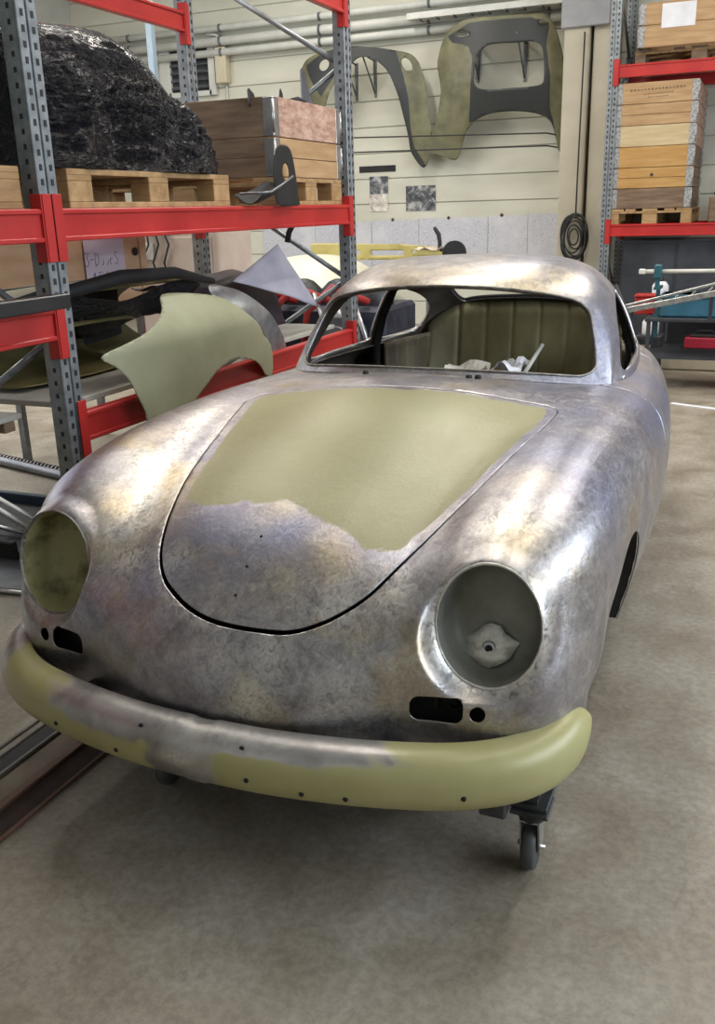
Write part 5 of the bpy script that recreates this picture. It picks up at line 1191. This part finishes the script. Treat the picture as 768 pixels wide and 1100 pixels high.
# ------------------------------------------------------------------ floor items on the left
RUST = pmat('rusty_brown_steel', (.10, .05, .03), (.17, .09, .06), 6, .6, .3, .2, 40)
t = thing('floor_rail', 'dark slotted steel rail with rusty edge on the floor left of the bumper', 'rail', (-.60, 0, 0))
MB().box((0, .2, .004), (.075, 3.4, .006)).build('slot', pmat('dark_rusty_slot', (.022, .012, .009), (.05, .028, .02), 9, .9), t); MB().box((-.048, .2, .008), (.030, 3.4, .016), None, .003).build('edge', RUST, t); MB().box((.044, .2, .005), (.012, 3.4, .010), None, .002).build('edge', RUST, t); MB().box((-.105, .2, .003), (.075, 3.4, .006), None, .002).build('flat_strip', pmat('worn_floor_steel', (.14, .11, .08), (.22, .18, .13), 8, .7, .1), t)
t = thing('floor_rail', 'pale steel rail with narrow black slot, outermost on the floor', 'rail', (-.79, 0, 0))
MB().box((0, .2, .004), (.052, 3.4, .006)).build('slot', HOLE, t); MB().box((.033, .2, .006), (.014, 3.4, .012), None, .003).build('edge', pmat('worn_grey_steel', (.13, .12, .105), (.24, .23, .205), 9, .65, .3), t)
MB().box((-.040, .2, .006), (.022, 3.4, .012), None, .003).build('edge', pmat('worn_grey_steel', (.13, .12, .105), (.24, .23, .205), 9, .65, .3), t); MB().box((-.075, .2, .004), (.014, 3.4, .008), None, .003).build('edge', pmat('worn_grey_steel', (.13, .12, .105), (.24, .23, .205), 9, .65, .3), t)
t = thing('ribbed_hose', 'grey ribbed strip lying across the floor beneath the left rack', 'hose', (-2.9, 2.6, 0))
MB().tube([(-1.2, .36, .03), (-.33, .09, .03), (.27, -.06, .03), (.9, -.2, .03)], .028, 10).build('hose', GRM, t)
hb = MB()
for k in range(60):
    u = k/59; x = -1.15+2.0*u; hb.lathe([(.031, -.006), (.031, .006)], (x, .33-.27*(x+1.15)*.98+.06*u*u, .031), 'x', 10)
o = hb.build('rib_rings', GRM, t); o['kind'] = 'stuff'
t = thing('black_tray', 'black plastic tray with blue edge on the floor behind the left headlamp', 'tray', (-2.45, 1.70, 0))
MB().box((0, 0, .02), (1.1, .62, .04), None, .006).build('base', BLACK, t); MB().box((0, .31, .05), (1.1, .03, .09), None, .006).build('rim', pmat('blue_black_plastic', (.012, .03, .05), (.03, .05, .08), 6, .4), t); MB().box((0, -.31, .05), (1.1, .03, .09), None, .006).build('rim', BLACK, t)
for k, (a, b, lab) in enumerate((((-2.62, 1.95, .11), (-1.8, 1.55, .10), 'upper pale tube lying across the black tray'), ((-2.6, 1.86, .115), (-1.78, 1.46, .105), 'lower pale tube lying beside the first on the tray'), ((-2.6, 1.58, .115), (-1.6, 1.58, .02), 'bent grey rod resting on the tray edge'))):
    o = MB().tube([a, b], .011, 8).build('metal_tube', PIPE if k < 2 else STEEL); tag(o, lab, 'tube')
t = thing('floor_plate', 'grey steel plate with bright edge on the floor near the left headlamp', 'plate', (-2.05, 1.22, 0))
MB().box((0, 0, .008), (1.0, .30, .016), rotm(0, 0, .1), .003).build('plate', GRM, t); MB().tube([(-.5, -.22, .012), (.5, -.12, .012)], .010, 8).build('edge_rod', STEEL, t)
# dark machinery beyond the far rack post, seen through the car's side windows
t = thing('engine_assembly', 'dark engine assembly with red hoses beyond the far rack post', 'engine', (-2.15, 5.15, 0))
NAVY = pmat('navy_black_metal', (.012, .014, .028), (.04, .045, .07), 7, .45, .3)
MB().box((0, 0, .04), (1.5, .9, .08), None, .01).build('skid', NAVY, t)
MB().box((0, .1, .42), (1.3, .7, .68), None, .03).build('block', NAVY, t)
for k, xx in enumerate((-.45, -.15, .15, .45)): MB().lathe([(.13, .70), (.15, .76), (.15, .86), (.08, .93), (.03, .95)], (xx, .05, 0), 'z', 20).build('cylinder_head', DKM if k % 2 else NAVY, t)
MB().lathe([(.16, -.46), (.20, -.42), (.20, -.34), (.16, -.30)], (.35, 0, .55), 'y', 24).lathe([(.10, -.5), (.10, -.3)], (.35, 0, .55), 'y', 20).build('flywheel', GRM, t)
MB().lathe([(.11, -.42), (.13, -.38), (.13, -.28)], (-.30, 0, .62), 'y', 24).build('pulley', GRM, t)
for k in range(3): MB().tube([(-.6+.3*k, -.3, .5), (-.5+.3*k, -.42, .75), (-.3+.3*k, -.40, .92), (-.1+.3*k, -.2, .80)], .028, 8).build('red_hose', pmat('red_rubber', (.30, .02, .02), (.4, .04, .03), 6, .5), t)
for k in range(3): MB().tube([(.2+.15*k, -.35, .2), (.3+.15*k, -.45, .5), (.15+.15*k, -.40, .88)], .018, 8).build('pipe', STEEL, t)
t = thing('red_drum', 'red painted drum standing behind the far rack post', 'drum', (-1.14, 4.72, 0)); MB().lathe([(.20, 0), (.21, .01), (.20, .03), (.20, .22), (.21, .24), (.20, .26), (.20, .42), (.21, .44), (.19, .45), (.18, .43)], (0, 0, 0), 'z', 28).build('barrel', RED, t); MB().lathe([(.185, .435), (.02, .435)], (0, 0, 0), 'z', 24).build('lid', DKM, t)
# left building: light wall fittings seen above the bundle
o = MB().box((-4.9, 7.2, 2.6), (.07, .07, 5.2), None, .005).build('steel_pillar', pmat('blue_grey_steel', (.20, .27, .33), (.27, .34, .40), 5, .5)); tag(o, 'slim blue grey pillar behind the black bundle', 'pillar')
